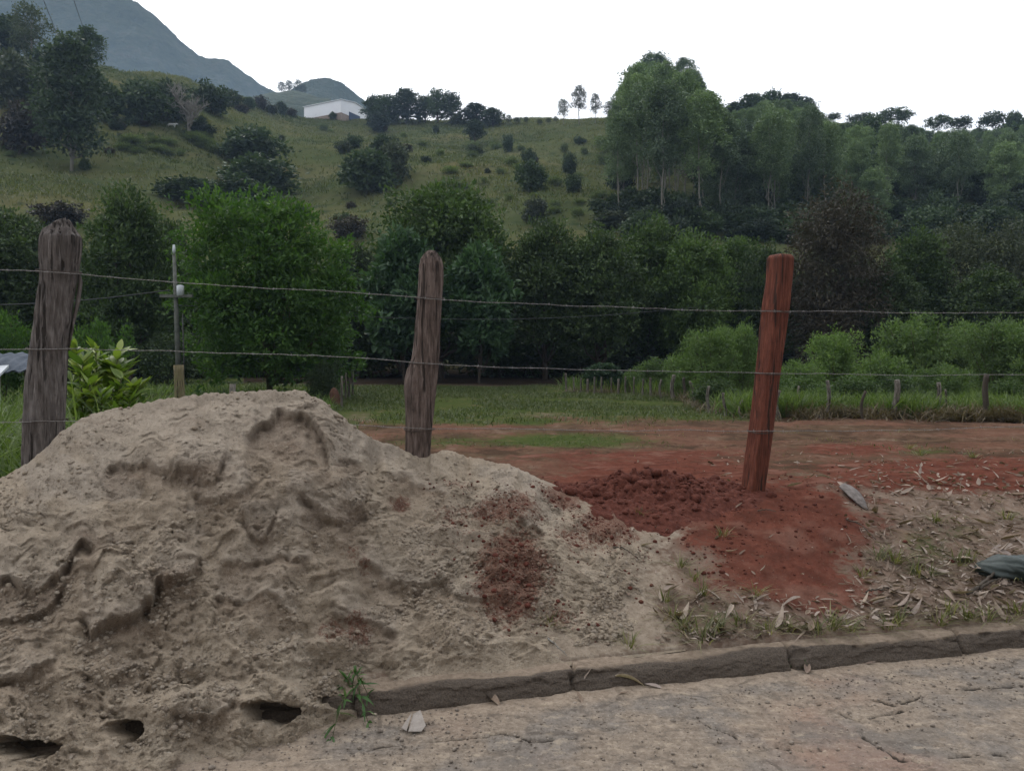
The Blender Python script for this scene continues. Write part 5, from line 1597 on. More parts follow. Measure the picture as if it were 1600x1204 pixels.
MT['leaf_mid_near'] = leaf_mat('leaf_mid_near', G(.03, .065, .02), G(.055, .12, .035), G(.12, .20, .07), .35, 6.0, .5, .1)
weed()
b = P(1235, 1056, 3.74); b[2] = .0
n = 90
c = R.normal(0, 1, (n, 3)).clip(-1.6, 1.6) * [.06, .014, .010] + [0, -.01, .02]
v, f, idx = blades(c, rand_dir(n) * [1, 1, .6] + [0, -.2, .3], R.uniform(.018, .04, n), R.uniform(.01, .018, n), R.normal(0, .3, (n, 3)), 3, 'leaf')
tag(link('small_weed', mesh_np('small_weed', v, [f], {'tone': R.uniform(0, .6, n)[idx]}, True, [MT['leaf_dark_near']] if 'leaf_dark_near' in MT else [MT['leaf_mid']]), None, tuple(b)), 'small dark creeping weed in the gutter under a kerb joint', 'weed')


def paper_scrap():
    Y = 1.5 * F / (1148 - HOR); b = P(648, 1148, Y); b[2] = .008
    root = empty('paper_scrap', tuple(b), 0)
    for nm, pts in (('fold', [(-.055, -.0, .0), (-.03, -.028, .002), (-.022, .075, .03), (-.03, .07, .012)]), ('flap', [(-.022, -.035, .002), (.03, -.03, .0), (.045, -.005, .012), (.012, .085, .035), (-.018, .08, .02)])):
        p = np.array(pts); k = len(p)
        v = np.vstack([p, p + [.001, .0, .0025]])
        f4 = [[i, (i + 1) % k, (i + 1) % k + k, i + k] for i in range(k)]
        f3 = [[0, i + 1, i] for i in range(1, k - 1)] + [[k, k + i, k + i + 1] for i in range(1, k - 1)]
        m = MB(); m.add(v, f4, f3)
        link(nm, m.mesh(nm, MT['paper'], False), root)
    tag(root, 'small folded scrap of pale grey paper lying on the dusty road', 'paper scrap')


MT['paper'] = simple_mat('paper', G(.19, .165, .145), G(.28, .25, .225), 30, .8, .15)
paper_scrap()


def plank_piece():
    a, b = P(1318, 744, 5.55), P(1356, 785, 5.18)
    a[2] = H(a[0], a[1]) + .055; b[2] = H(b[0], b[1]) + .015
    n = 14; t = np.linspace(0, 1, n)[:, None]
    c = a + (b - a) * t; c[:, 2] += .02 * np.sin(t[:, 0] * 3.1)
    side = np.array([.9, .4, .1]); side /= np.linalg.norm(side)
    w = np.interp(t[:, 0], [0, .1, .5, .8, 1], [.035, .05, .055, .035, .006])[:, None]
    up = np.array([.15, -.25, .95])
    k = 7; s = np.linspace(-1, 1, k)
    v = [c + side * w * q + up * (.012 * (1 - q * q) - .01) for q in s]
    top = np.stack(v, 1); bot = top - up * .008
    nv = n * k
    vv = np.vstack([top.reshape(-1, 3), bot.reshape(-1, 3)])
    f = grid_faces(n, k); f2 = grid_faces(n, k)[:, ::-1] + nv
    rim = []
    for i in range(n - 1):
        rim += [[i * k, (i + 1) * k, (i + 1) * k + nv, i * k + nv], [i * k + k - 1, i * k + k - 1 + nv, (i + 1) * k + k - 1 + nv, (i + 1) * k + k - 1]]
    for j in range(k - 1): rim += [[j, j + nv, j + 1 + nv, j + 1], [(n - 1) * k + j, (n - 1) * k + j + 1, (n - 1) * k + j + 1 + nv, (n - 1) * k + j + nv]]
    me = mesh_np('bark_piece', vv, [f, f2, np.array(rim)], {}, True, [MT['bark']])
    tag(link('bark_piece', me), 'curved slab of grey bark tapering to a point on the red soil', 'bark')


MT['bark'] = simple_mat('bark', G(.07, .058, .052), G(.17, .15, .14), 40, .8, .4, (1, .25, 1))
plank_piece()


def sack():
    # crumpled dark green sheet lying in a long fold, running out of the picture
    axis = [P(1524, 842, 4.62), P(1545, 853, 4.58), P(1575, 862, 4.55), P(1610, 866, 4.52), P(1660, 868, 4.5), P(1720, 872, 4.48)]
    ax = np.array(axis); s = np.linspace(0, 5, 90)
    c = np.stack([smooth_interp(s, np.arange(6), ax[:, q]) for q in range(3)], -1)
    rad = np.interp(s, [0, .06, .5, 1.5, 3, 5], [.022, .034, .055, .088, .115, .13])
    th = np.linspace(0, 2 * np.pi, 72, endpoint=False)
    c[:, 2] = H(c[:, 0], c[:, 1]) + rad * .42
    S_, T_ = np.meshgrid(s, th, indexing='ij')
    tw = T_ + .35 * S_
    w = 1 + .55 * (fbm(S_ * .55, np.cos(tw) * 2.2 + 5 + np.sin(tw), 401, 3) - .5) + .30 * (np.abs(2 * fbm(S_ * .5 + np.sin(tw) * .6, np.cos(tw) * 3.0 + 2 * np.sin(tw), 403, 2) - 1) - .35)
    tdir = unit(np.gradient(c, axis=0)); side = unit(np.cross(tdir, [0, 0, 1.]))
    v = c[:, None] + side[:, None] * (np.cos(th)[None, :, None] * (rad[:, None] * w)[..., None] * 1.25) + np.array([0, 0, 1.]) * (np.sin(th)[None, :, None] * (rad[:, None] * w)[..., None] * .72)
    n, k = v.shape[:2]
    i = np.arange(n - 1)[:, None] * k; j = np.arange(k)[None]; kk = (j + 1) % k
    f = np.stack([i + j, i + k + j, i + k + kk, i + kk], -1).reshape(-1, 4)
    vv = np.vstack([v.reshape(-1, 3), c[:1], c[-1:]])
    f3 = np.vstack([np.stack([np.full(k, n * k), np.arange(k), (np.arange(k) + 1) % k], -1), np.stack([np.full(k, n * k + 1), (n - 1) * k + (np.arange(k) + 1) % k, (n - 1) * k + np.arange(k)], -1)])
    me = mesh_np('green_tarp', vv, [f, f3], {}, True, [MT['tarp']])
    tag(link('green_tarp', me), 'crumpled dark green tarp lying on leaf litter at the picture edge', 'tarp')


MT['tarp'] = simple_mat('tarp', G(.012, .019, .017), G(.026, .038, .034), 14, .6, .25, spec=.5)
sack()


def twig(pts, r, label):
    q = np.array([at(a, b) + np.array([0, 0, .012 + e]) for a, b, e in pts])
    s = np.linspace(0, len(q) - 1, 24)
    p = np.stack([smooth_interp(s, np.arange(len(q)), q[:, i]) for i in range(3)], -1) + R.normal(0, .0025, (24, 3))
    m = MB(); m.tube(p, np.linspace(r, r * .45, 24), 7)
    return m


for pts, pts2, r, lab in [([(1512, 935, .01), (1535, 922, .03), (1555, 910, .05), (1572, 898, .05)], [(1530, 928, .02), (1555, 918, .02), (1585, 912, .02)], .011, 'forked grey twig lying below the green tarp'),
                          ([(1185, 802, 0), (1198, 803, .01), (1214, 803, 0)], None, .004, 'short dark twig on the red ground below the reddish post'),
                          ([(950, 862, 0), (975, 868, .02), (1000, 878, 0)], None, .004, 'thin twig on the sand left of the red ground'),
                          ([(1352, 930, 0), (1375, 926, .01), (1400, 920, 0)], None, .006, 'brown twig in the leaf litter at the middle of the verge'),
                          ([(1322, 815, 0), (1345, 828, .02), (1368, 846, 0)], None, .005, 'thin twig in the leaf litter below the bark slab'),
                          ([(855, 1005, 0), (868, 1020, .015), (885, 1028, 0)], None, .004, 'pale bent twig on the sand above the kerb')]:
    m = twig(pts, r, lab)
    if pts2: 
        m2 = twig(pts2, r * .8, lab); m.v += m2.v; m.f4 += [f + m.n for f in m2.f4]; m.f3 += [f + m.n for f in m2.f3]; m.att += m2.att; m.n += m2.n
    tag(link('twig', m.mesh('twig', MT['bare'] if 'pale' in lab else MT['trunk_dark'])), lab, 'twig')

# loose grit on the road -----------------------------------------------
n = 4200
u = R.uniform(-3.2, 4.6, n); v = -np.abs(R.normal(0, .45, n)) - .01
x, y = kxy(u, v); k = (y > 1.2) & (v > -1.5)
scatter_lumps('road_grit', np.stack([x, y, np.full(n, .004)], -1)[k], np.exp(R.normal(math.log(.0035), .5, k.sum())).clip(.002, .013), MT['grit'] if 'grit' in MT else simple_mat('grit', G(.10, .08, .065), G(.26, .22, .18), 60, .9, .2), 'grit and crumbs scattered over the road edge')
# ------------------------------------------------------------------ things of the middle distance
def big_leaf_shrub():
    Y = 6.6
    b = P(150, 700, Y); b[2] = H(b[0], b[1])
    root = empty('big_leaved_shrub', tuple(b))
    m = MB(); C, D, L = [], [], []
    tips = [(222, 628, .1), (210, 600, .05), (118, 545, .15), (186, 548, .1), (150, 545, 0), (128, 565, -.2), (170, 575, .1), (190, 590, -.1), (110, 590, .1), (140, 600, -.35), (160, 615, -.4), (205, 625, -.1), (215, 612, .15), (125, 620, -.3), (180, 640, -.35), (175, 560, .3), (195, 575, .3), (115, 640, -.2), (150, 580, .25), (135, 580, .3), (185, 618, .3)]
    for (px, py, dy) in tips:
        t = P(px, py, Y + dy) - b
        s = np.linspace(0, 1, 8)[:, None]
        pts = np.array([t[0] * .25, t[1] * .25, 0]) * s + (t - np.array([t[0] * .25, t[1] * .25, 0])) * s ** 1.3
        m.tube(pts, np.linspace(.012, .004, 8), 6)
        for k in range(22):
            a = k * 2.4; e = R.uniform(.1, .9)
            h = R.uniform(0, .26)
            C.append(t - unit(t) * h); D.append(np.array([math.cos(a), math.sin(a), .45 + 1.1 * e * (1 - h * 2.5)])); L.append(R.uniform(.12, .22))
    C, D, L = np.array(C), np.array(D), np.array(L); n = len(C)
    v, f, idx = blades(C, D, L, L * R.uniform(.24, .33, n), np.stack([np.zeros(n), np.zeros(n), -R.uniform(.0, .35, n)], -1), 6, 'leaf', R.normal(0, .35, n), .3)
    link('stems', m.mesh('stems', MT['stem']), root)
    link('foliage', mesh_np('foliage', v, [f], {'tone': np.clip(R.normal(.5, .25, n), 0, 1)[idx]}, True, [MT['leaf_big']]), root)
    tag(root, 'shrub with big glossy yellow green leaves between the grey post and the sand heap', 'shrub')


big_leaf_shrub()


def utility_pole():
    Y = 24
    top = P(272, 398, Y); z0 = float(H(top[0], Y))
    root = empty('utility_pole', (top[0], Y, z0))
    h = top[2] - z0
    m = MB(); m.tube(np.array([[.12, 0, -.3], [.06, 0, h * .5], [0, 0, h]]), [.095, .075, .05], 12)
    link('pole', m.mesh('pole', MT['pole']), root)
    bx = P(284, 454, Y) - np.array([top[0], Y, z0])
    m = MB(); m.tube(np.array([bx + [0, -.1, -.18], bx + [0, -.1, -.16], bx + [0, -.1, .13], bx + [0, -.1, .16]]), [.06, .11, .11, .07], 14)
    lamp = link('meter_canister', m.mesh('meter_canister', MT['pale_metal']), root)
    m = MB(); m.box(bx + [-.14, -.02, 0], (.24, .05, .05)); m.box(bx + [-.14, -.02, .12], (.24, .05, .04))
    link('bracket', m.mesh('bracket', MT['dark_metal'], False), root)
    m = MB(); m.tube(np.array([[.02, -.05, h + .02], [.02, -.05, h + .12], [.02, -.05, h + .3]]), [.03, .05, .03], 10)
    link('insulator', m.mesh('insulator', MT['pale_metal']), root)
    m = MB(); m.box((.1, -.1, h * .72), (1.0, .09, .09)); link('crossarm', m.mesh('crossarm', MT['pole'], False), root)
    m = MB(); m.tube(np.array([[.28, -.1, h * .6], [.32, -.14, h * .3], [.3, -.14, -.1]]), .02, 6); link('conduit', m.mesh('conduit', MT['dark_metal']), root)
    tag(root, 'slim grey utility pole carrying a pale canister, before the dark trees', 'utility pole')
    a = np.array([top[0] - .1, Y - .1, z0 + h * .76])

    def cable(name, p, q, sag, r, lab):
        s = np.linspace(0, 1, 40)[:, None]; pts = p + (q - p) * s; pts[:, 2] -= sag * np.sin(s[:, 0] * np.pi)
        mm = MB(); mm.tube(pts, r, 6)
        tag(link(name, mm.mesh(name, MT['cable'])), lab, 'cable')
    cable('service_cable', a, P(-120, 477, 21), .15, .018, 'service cable running from the utility pole over the grey sheet roof')
    cable('overhead_cable', np.array([top[0] + .1, Y - .1, z0 + h * .66]), P(1090, 480, 36), .5, .012, 'thin dark cable running from the utility pole across the tree belt')
    cable('power_line', P(20, -120, 46), P(98, 72, 150), .2, .035, 'first dark power line dropping towards the ridge top at the left')
    cable('power_line', P(76, -120, 46), P(136, 60, 150), .2, .035, 'second dark power line, nearer the mountain peak')


MT['pole'] = simple_mat('pole', G(.07, .075, .065), G(.14, .145, .13), 6, .9, .2)
MT['pale_metal'] = simple_mat('pale_metal', G(.36, .39, .42), G(.5, .53, .56), 10, .5, .05, spec=.4)
MT['dark_metal'] = simple_mat('dark_metal', G(.03, .03, .03), G(.06, .06, .06), 10, .6, .05)
MT['cable'] = simple_mat('cable', G(.035, .037, .04), G(.06, .062, .066), 10, .7, .05)
utility_pole()


def round_stump_post():
    Y = 14.5; a, b = P(272, 570, Y), P(287, 570, Y)
    x = (a[0] + b[0]) / 2; r = (b[0] - a[0]) / 2; z0 = float(H(x, Y)); h = a[2] - z0
    m = MB(); s = np.linspace(0, 1, 14)
    m.tube(np.stack([.02 * np.sin(s * 3) - .01, 0 * s, -.3 + (h + .3) * s], -1), r * (1.06 - .06 * s), 20)
    o = link('round_post', m.mesh('round_post', MT['wood_round']), None, (x, Y, z0))
    tag(o, 'round pale wooden post in front of the foot of the utility pole', 'post')
    Y = 20; a = P(363, 610, Y); z0 = float(H(a[0], Y)); m = MB()
    m.tube(np.array([[0, 0, -.2], [0, 0, .3], [.01, 0, a[2] + .05 - z0 + .12]]), [.09, .085, .08], 12)
    tag(link('wooden_post', m.mesh('wooden_post', MT['wood_stake']), None, (a[0], Y, z0)), 'short grey post peeping over the top of the sand heap', 'post')


MT['wood_round'] = wood_material('wood_round', G(.085, .075, .04), G(.15, .125, .07), G(.21, .18, .11), .1, .85, .4)
round_stump_post()

# stakes of the far pasture fence ----------------------------------------
def stake(px, base, top, wpx, lean, label, mat, group='stakes of the pasture fence', crook=0):
    g = at(px, base); Y = g[1]
    h = (base - top) / F * Y + .05; r = max(wpx / F * Y / 2, .02)
    n = 14; s = np.linspace(0, 1, n)
    ax = np.stack([lean * h * s + crook * .04 * np.sin(s * 5 + px), crook * .03 * np.sin(s * 4), -.15 + (h + .15) * s], -1)
    m = MB(); m.tube(ax, r * (1.08 - .16 * s) * (1 + .18 * (fbm(s * 6, s * 0 + px, 7, 2) - .5)), 12)
    tag(link('fence_stake', m.mesh('fence_stake', mat), None, tuple(g)), label, 'fence stake', group)


FL = 'thin grey stake in the distant end of the pasture fence, below the dark belt'
for px, b, t in [(885, 612, 585), (897, 613, 591), (907, 614, 593), (918, 614, 594), (929, 615, 591), (940, 615, 591), (955, 615, 592), (966, 616, 594), (977, 616, 590), (990, 617, 591), (1004, 618, 594), (1017, 620, 592)]:
    stake(px, b, t, RR.uniform(2.4, 4.2), RR.uniform(-.05, .05), FL, MT['wood_stake'])
for px, b, t, w, ln, lab in [(1032, 623, 595, 3.5, .02, 'slim stake before the fence turns, first of the larger ones'), (1051, 624, 588, 6, .03, 'thick pale stake where the fence starts to turn'), (1068, 626, 592, 4.5, .05, 'dark stake right of the thick pale one at the fence turn'), (1086, 629, 598, 5, -.2, 'leaning brown stake at the fence turn'), (1107, 644, 606, 5, .02, 'stake standing in dark brush at the fence bend'), (1131, 650, 617, 4.5, .03, 'short stake right of the dark brush'), (1158, 651, 628, 4, 0, 'shortest stake, left of the reddish post'), (1214, 655, 613, 6, .06, 'stake half hidden behind the reddish post'), (1251, 650, 606, 4, -.04, 'thin greenish stake right of the reddish post'), (1293, 651, 598, 6, 0, 'straight grey stake before the round dark shrub'), (1346, 654, 614, 4.5, .12, 'thin black leaning stake'), (1399, 654, 597, 9, .0, 'thick grey stake with a dark foot'), (1468, 655, 601, 7, -.08, 'pale grey stake leaning left, one of a close pair'), (1475, 653, 612, 3.5, .03, 'thin stake of the close pair'), (1540, 657, 588, 8.5, .02, 'thick dark stake with a pale broken top'), (1655, 660, 592, 8, 0, 'grey stake outside the picture edge')]:
    stake(px, b, t, w, ln, lab, MT['stake_dark'] if 'black' in lab or 'dark stake' in lab else MT['wood_stake'], crook=1) if 'stake_dark' in MT else stake(px, b, t, w, ln, lab, MT['trunk_dark'] if 'black' in lab or 'dark stake' in lab else MT['wood_stake'], crook=1)
for px, b, t, w, lab in [(534, 636, 590, 3.5, 'stake nearest the brown mound at the corner of the pasture'), (540, 624, 585, 3, 'second stake from the brown mound'), (545, 620, 584, 4, 'third stake from the brown mound'), (551, 618, 583, 3.4, 'fourth stake from the brown mound')]:
    stake(px, b, t, w, .01, lab, MT['wood_stake'], 'stakes at the left side of the pasture')


def earth_mound():
    g = at(522, 632); v, f = LUMPS[2]
    th = np.linspace(0, 2 * np.pi, 40, endpoint=False); s = np.linspace(0, 1, 20)
    S_, T_ = np.meshgrid(s, th, indexing='ij')
    r = .19 * np.sqrt(np.clip(1 - S_ ** 2.2, 0, 1)) * (1 + .5 * (fbm(np.cos(T_) * 2 + 3, np.sin(T_) * 2 + S_ * 2, 9, 3) - .5))
    vv = np.stack([r * np.cos(T_), r * np.sin(T_), -.1 + .62 * S_], -1)
    n, k = s.size, th.size
    i = np.arange(n - 1)[:, None] * k; j = np.arange(k)[None]; kk = (j + 1) % k
    me = mesh_np('earth_mound', vv.reshape(-1, 3), [np.stack([i + j, i + kk, i + k + kk, i + k + j], -1).reshape(-1, 4)], {}, True, [MT['mound']])
    tag(link('earth_mound', me, None, tuple(g)), 'small reddish brown earth mound at the shady corner of the pasture', 'mound')


MT['mound'] = simple_mat('mound', G(.05, .026, .017), G(.10, .05, .033), 9, .95, .6)
earth_mound()


def sheet_shelter():
    # low shelter with grey sheets, seen past the thick post
    Y = 13.0
    z0 = float(H(-8.2, Y))
    a, b = P(-160, 553, Y), P(46, 551, Y)
    root = empty('sheet_shelter', (a[0], Y, z0))
    O = np.array([a[0], Y, z0])
    wd = b[0] - a[0]; zt = b[2] - z0
    m = MB(); n = 60
    xs = np.linspace(0, wd, n)
    rows = []
    for k, (dy, dz) in enumerate([(.9, 0), (.45, -.09), (0, -.30)]):
        rows.append(np.stack([xs, np.full(n, dy), zt + dz + .018 * np.sin(xs * 30) + .01 * np.sin(xs * 5 + k)], -1))
    top = np.array(rows); v = np.vstack([top.reshape(-1, 3), top.reshape(-1, 3) - [0, 0, .02]])
    f = grid_faces(3, n); m.add(v, np.vstack([f[:, ::-1], f + 3 * n]))
    link('roof', m.mesh('roof', MT['grey_sheet']), root)
    for i, x in enumerate((.1, wd * .5, wd - .1)):
        for y in (.08, .85):
            m = MB(); m.tube(np.array([[x, y, -.2], [x, y, zt - (.30 if y < .3 else .06)]]), .04, 8); link('leg', m.mesh('leg', MT['wood_stake']), root)
    tag(root, 'low shelter roofed with corrugated grey sheets behind the thick grey post', 'shelter')
    c = P(-14, 583, 12.2); c2 = P(12, 570, 12.2)
    m = MB()
    q = np.array([P(-60, 592, 12.3), P(-60, 574, 12.5), P(14, 570, 12.5), P(0, 584, 12.2)])
    v = np.vstack([q, q - [0, 0, .04]])
    m.add(v, [[0, 1, 2, 3], [7, 6, 5, 4], [0, 3, 7, 4], [1, 5, 6, 2], [2, 6, 7, 3], [0, 4, 5, 1]])
    for t in ((-50, 588), (-4, 582)):
        p = P(t[0], t[1], 12.35); g = float(H(p[0], p[1])); m.tube(np.array([[p[0], p[1], g - .1], [p[0], p[1], p[2] - .02]]), .03, 6)
    tag(link('pale_board', m.mesh('pale_board', MT['pale_metal'], False)), 'pale board on two props before the low sheet roof', 'board')


MT['grey_sheet'] = simple_mat('grey_sheet', G(.05, .062, .08), G(.10, .115, .14), 4, .85, .1, spec=.1)
sheet_shelter()


# ------------------------------------------------------------------ white shed on the ridge
def shed():
    c = P(533, 181, 250); x0, y0 = c[0], 250.0
    z0 = P(533, 183, y0)[2]
    zt = P(533, 156, y0)[2]
    th = math.radians(28)
    L, Wd = 15.5, 14.0
    eL = np.array([-math.cos(th), math.sin(th), 0]); eW = np.array([math.sin(th) * 1.0, math.cos(th), 0])
    # long wall runs left and back from the near corner, the gable end runs right and back
    eW = np.array([math.cos(math.radians(62)), math.sin(math.radians(62)), 0])
    h = zt - z0; hb = h * .27; rise = 1.0
    root = empty('white_shed', (x0, y0, z0))
    V = lambda a, b, z: eL * a + eW * b + np.array([0, 0, z])

    def prism(name, pts_bottom, zs, mat, o=0.0):
        m = MB(); k = len(pts_bottom)
        v = [V(a, b, zs[0]) for a, b in pts_bottom] + [V(a, b, zs[1]) for a, b in pts_bottom]
        m.add(np.array(v), [[i, (i + 1) % k, (i + 1) % k + k, i + k] for i in range(k)] + [[3, 2, 1, 0], [4, 5, 6, 7]])
        return link(name, m.mesh(name, mat, False), root)
    prism('base_wall', [(0, 0), (L, 0), (L, Wd), (0, Wd)], (-1.5, hb), MT['shed_base'])
    e = .06
    m = MB()
    v = [V(a, b, z) for z in (hb, h) for a, b in ((-e, -e), (L + e, -e), (L + e, Wd + e), (-e, Wd + e))] + [V(-e, Wd / 2, h + rise), V(L + e, Wd / 2, h + rise)]
    m.add(np.array(v), [[0, 1, 5, 4], [2, 3, 7, 6], [3, 2, 1, 0]], None)
    m.add(np.array([v[0], v[3], v[7], v[8], v[4]]), [[0, 1, 2, 4]], [[4, 2, 3]])
    m.add(np.array([v[1], v[2], v[6], v[9], v[5]]), [[0, 4, 2, 1]], [[4, 3, 2]])
    link('cladding', m.mesh('cladding', MT['shed_white'], False), root)
    m = MB()
    o = .35
    for s in (0, 1):
        b0, b1 = (-o, Wd / 2) if s == 0 else (Wd + o, Wd / 2)
        z_0 = h - rise * o / (Wd / 2) + .05; z_1 = h + rise + .05
        q = [V(-o, b0, z_0), V(L + o, b0, z_0), V(L + o, b1, z_1), V(-o, b1, z_1)]
        q2 = [p + np.array([0, 0, .16]) for p in q]
        m.add(np.array(q + q2), [[0, 3, 2, 1], [4, 5, 6, 7], [0, 1, 5, 4], [1, 2, 6, 5], [2, 3, 7, 6], [3, 0, 4, 7]])
    link('roof', m.mesh('roof', MT['shed_roof'], False), root)
    m = MB(); b0, b1 = Wd * .27, Wd * .66
    q = [V(-e - .12, b0, -.4), V(-e - .12, b1, -.4), V(-e - .12, b1, h * .50), V(-e - .12, b0, h * .50)]; q2 = [p + eL * .10 for p in q]
    m.add(np.array(q + q2), [[0, 1, 2, 3], [4, 7, 6, 5], [0, 4, 5, 1], [1, 5, 6, 2], [2, 6, 7, 3], [3, 7, 4, 0]])
    link('door', m.mesh('door', MT['shed_door'], False), root)
    tag(root, 'white metal shed with a blue door standing on the ridge below the mountain', 'shed')


def shed_mat(name, c1, c2):
    M = Mat(name); co = M.coord('Object')
    wv = M.n('ShaderNodeTexWave'); M.l(co, wv.inputs[0]); wv.inputs['Scale'].default_value = 1.5
    return M.pbr(M.ramp(M.math('ADD', M.math('MULTIPLY', M.noise(co, .5, 4), .6), M.math('MULTIPLY', wv.outputs['Fac'], .3)), [(.3, c1), (.7, c2)]), .6)


MT['shed_white'] = shed_mat('shed_white', G(.78, .79, .83), G(.86, .87, .9))
MT['shed_base'] = shed_mat('shed_base', G(.22, .17, .14), G(.34, .27, .22))
MT['shed_roof'] = shed_mat('shed_roof', G(.72, .75, .80), G(.82, .85, .9))
MT['shed_door'] = shed_mat('shed_door', G(.02, .04, .09), G(.04, .075, .14))
shed()


# ------------------------------------------------------------------ animals on the far slope
def egret(px, py, label, rz):
    g = at(px, py + 4)
    s = (8.0 / F * g[1]) / .92
    bm_v = [(0, 0, .42), (0, .14, .44), (0, -.14, .40), (0, -.26, .36), (0, .20, .52), (0, .23, .64), (0, .20, .76), (0, .24, .86), (0, .30, .88)]
    rad = [.10, .09, .075, .03, .05, .032, .028, .042, .028]
    edges = [(0, 1), (0, 2), (2, 3), (1, 4), (4, 5), (5, 6), (6, 7), (7, 8)]
    root = empty('egret', (g[0], g[1], g[2]), rz, (s, s, s))
    me = bpy.data.meshes.new('body'); me.from_pydata(bm_v, edges, []); 
    me.materials.append(MT['white_feather'])
    o = link('body', me, root); md = o.modifiers.new('skin', 'SKIN'); md.use_smooth_shade = True
    for i, r in enumerate(rad): me.skin_vertices[0].data[i].radius = (r, r)
    me.skin_vertices[0].data[0].use_root = True
    ss = o.modifiers.new('sub', 'SUBSURF'); ss.levels = 1; ss.render_levels = 1
    m = MB(); m.tube(np.array([[0, .32, .88], [0, .46, .855]]), [.016, .004], 6); link('beak', m.mesh('beak', MT['beak']), root)
    for q in (-.04, .04):
        m = MB(); m.tube(np.array([[q, 0, .36], [q, .02, .18], [q, 0, -.04], [q, .07, -.05]]), .012, 5); link('leg', m.mesh('leg', MT['dark_metal']), root)
    tag(root, label, 'egret')


MT['white_feather'] = simple_mat('white_feather', G(.72, .72, .70), G(.82, .82, .80), 10, .8, .05)
MT['beak'] = simple_mat('beak', G(.45, .3, .05), G(.5, .34, .07), 10, .5, .05)
egret(325, 283, 'white egret standing in the slope grass, lower of the two', 1.2)
egret(355, 277, 'white egret standing in the slope grass, higher of the two', -1.4)


def cow():
    g = at(268, 200)
    root = empty('white_cow', (g[0], g[1], g[2] + .02), .25, (.62, .62, .62))
    V = [(0, 0, .78), (.45, 0, .82), (.85, 0, .84), (-.45, 0, .78), (-.8, 0, .80), (1.05, 0, .98), (1.28, 0, 1.12), (1.55, 0, .98), (1.66, 0, .92),
         (.78, .16, .5), (.80, .17, .26), (.80, .17, .04), (.78, -.16, .5), (.82, -.17, .26), (.84, -.17, .04), (-.75, .17, .55), (-.85, .18, .30), (-.78, .18, .04), (-.75, -.17, .55), (-.82, -.18, .30), (-.74, -.18, .04), (-.95, 0, .82), (-1.02, 0, .55)]
    rr = [.34, .34, .30, .35, .28, .22, .16, .12, .085, .13, .07, .06, .13, .07, .06, .16, .075, .06, .16, .075, .06, .03, .025]
    E = [(0, 1), (1, 2), (0, 3), (3, 4), (2, 5), (5, 6), (6, 7), (7, 8), (2, 9), (9, 10), (10, 11), (2, 12), (12, 13), (13, 14), (4, 15), (15, 16), (16, 17), (4, 18), (18, 19), (19, 20), (4, 21), (21, 22)]
    me = bpy.data.meshes.new('body'); me.from_pydata(V, E, []); 
    me.materials.append(MT['white_feather'])
    o = link('body', me, root); md = o.modifiers.new('skin', 'SKIN'); md.use_smooth_shade = True
    for i, r in enumerate(rr): me.skin_vertices[0].data[i].radius = (r, r)
    me.skin_vertices[0].data[0].use_root = True
    ss = o.modifiers.new('sub', 'SUBSURF'); ss.levels = 1; ss.render_levels = 1
    for s in (-1, 1):
        m = MB(); m.tube(np.array([[1.22, .1 * s, 1.17], [1.2, .24 * s, 1.19], [1.18, .32 * s, 1.12]]), [.04, .05, .01], 6); link('ear', m.mesh('ear', MT['white_feather']), root)
        m = MB(); m.tube(np.array([[1.25, .07 * s, 1.24], [1.24, .14 * s, 1.34], [1.27, .15 * s, 1.42]]), [.03, .02, .006], 6); link('horn', m.mesh('horn', MT['bare']), root)
    tag(root, 'white cow standing by the dark bushes left of the leafless tree', 'cow')


cow()


# ------------------------------------------------------------------ mountains and the air between
def mountain(name, sil, Y, depth, label, seed):
    sil = np.array(sil, float)
    A = np.linspace(sil[0, 0], sil[-1, 0], 420)
    pyr = smooth_interp(A, sil[:, 0], sil[:, 1])
    pyr = pyr + (fbm(A / 7, A * 0, seed, 4) - .5) * 5.0
    zr = P(A, pyr, Y)[:, 2]; u = (A - CX) / F
    S = np.concatenate([np.linspace(0, 1, 150), np.linspace(1, 1.6, 20)[1:]])
    Sg, I = np.meshgrid(S, np.arange(len(A)), indexing='ij')
    y = Y - depth * (1 - Sg); x = u[I] * y
    base = 5.0
    pr = np.where(Sg <= 1, np.clip(Sg, 0, 1) ** 1.15, 1 - (Sg - 1) * 1.2)
    z = base + (zr[I] - base) * pr
    k = np.sin(np.clip(Sg, 0, 1) * np.pi)
    z = z + k * ((np.abs(2 * fbm(x * .006, y * .006, seed + 3, 4) - 1)) * 60 - 20) + (fbm(x * .05, y * .05, seed + 5, 3) - .5) * 9 * sstep(1.02, .9, np.abs(Sg - .02))
    me = mesh_np(name, np.stack([x, y, z], -1).reshape(-1, 3), [grid_faces(len(S), len(A))], {}, True, [MT['mountain']])
    kind(link(name, me), 'structure', label)


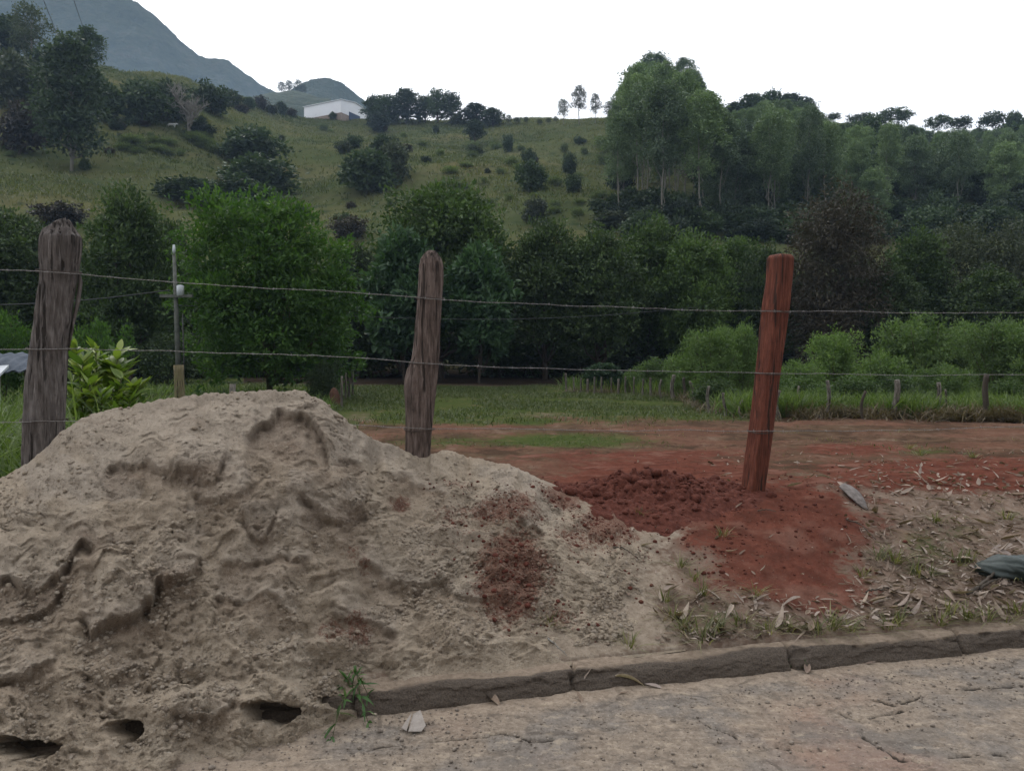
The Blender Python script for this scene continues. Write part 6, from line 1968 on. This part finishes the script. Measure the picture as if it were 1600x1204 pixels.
M_ = Mat('mountain'); co_ = M_.coord('Object')
n1_ = M_.noise(co_, .02, 6, .65); n2_ = M_.noise(co_, .12, 4, .6)
MT['mountain'] = M_.pbr(M_.ramp(M_.math('ADD', M_.math('MULTIPLY', n1_, .5), M_.math('MULTIPLY', n2_, .5)), [(.35, G(.022, .034, .02)), (.52, G(.042, .058, .032)), (.68, G(.075, .075, .055))]), .95, M_.bump(n2_, 1.0, 4.0), .1)
mountain('mountain', [(-700, -120), (-300, -80), (-100, -45), (60, -30), (150, -22), (185, -12), (215, 0), (248, 24), (268, 42), (285, 60), (305, 76), (322, 88), (345, 91), (365, 98), (390, 116), (420, 136), (445, 148), (480, 165), (520, 180)], 1150, 520, 'steep hazy blue mountain rising behind the left ridge', 501)
mountain('far_hill', [(390, 170), (430, 150), (455, 143), (470, 132), (486, 126), (505, 123), (522, 124), (538, 131), (550, 141), (566, 153), (585, 168), (620, 190)], 780, 260, 'small hazy wooded hill behind the white shed', 521)
for i, (px, h, w) in enumerate([(440, 24, 14), (452, 26, 16), (466, 27, 16), (474, 20, 12)]):
    Y = 560; c = P(px, 152, Y)
    s = h / F * Y / HT3['H0']; sw = w / F * Y / 2 / HT3['R0']
    put(HT3, (c[0], Y, c[2]), i, (sw, sw, s), 'far hazy tree on the saddle between the mountain and the small hill', 'tree', 'far trees on the saddle')
# the saddle ground those trees stand on
us = np.linspace(380, 520, 60)
S_, I_ = np.meshgrid(np.linspace(0, 1, 20), np.arange(60), indexing='ij')
y = 420 + 260 * S_; x = (us[I_] - CX) / F * y
zc = P(us, 153 + 6 * ((us - 455) / 60) ** 2, 560)[:, 2]
z = zc[I_] * np.clip(1 - ((S_ - .54) / .62) ** 2, 0, 1) + (fbm(x * .04, y * .04, 541, 3) - .5) * 6
kind(link('saddle_hill', mesh_np('saddle_hill', np.stack([x, y, z], -1).reshape(-1, 3), [grid_faces(20, 60)], {}, True, [MT['mountain']])), 'structure', 'hazy saddle between the mountain and the small hill')

HZ = Mat('haze')
pv = HZ.n('ShaderNodeVolumePrincipled')
pv.inputs['Color'].default_value = (.50, .70, 1.0, 1)
pv.inputs['Density'].default_value = .00030
pv.inputs['Anisotropy'].default_value = 0.0
HZ.l(pv.outputs[0], HZ.out.inputs['Volume'])
m = MB(); m.box((0, 620, 168), (2400, 1340, 345))
o = link('haze', m.mesh('haze', HZ.m, False))
kind(o, 'stuff', 'thin blue haze in the air over the valley')
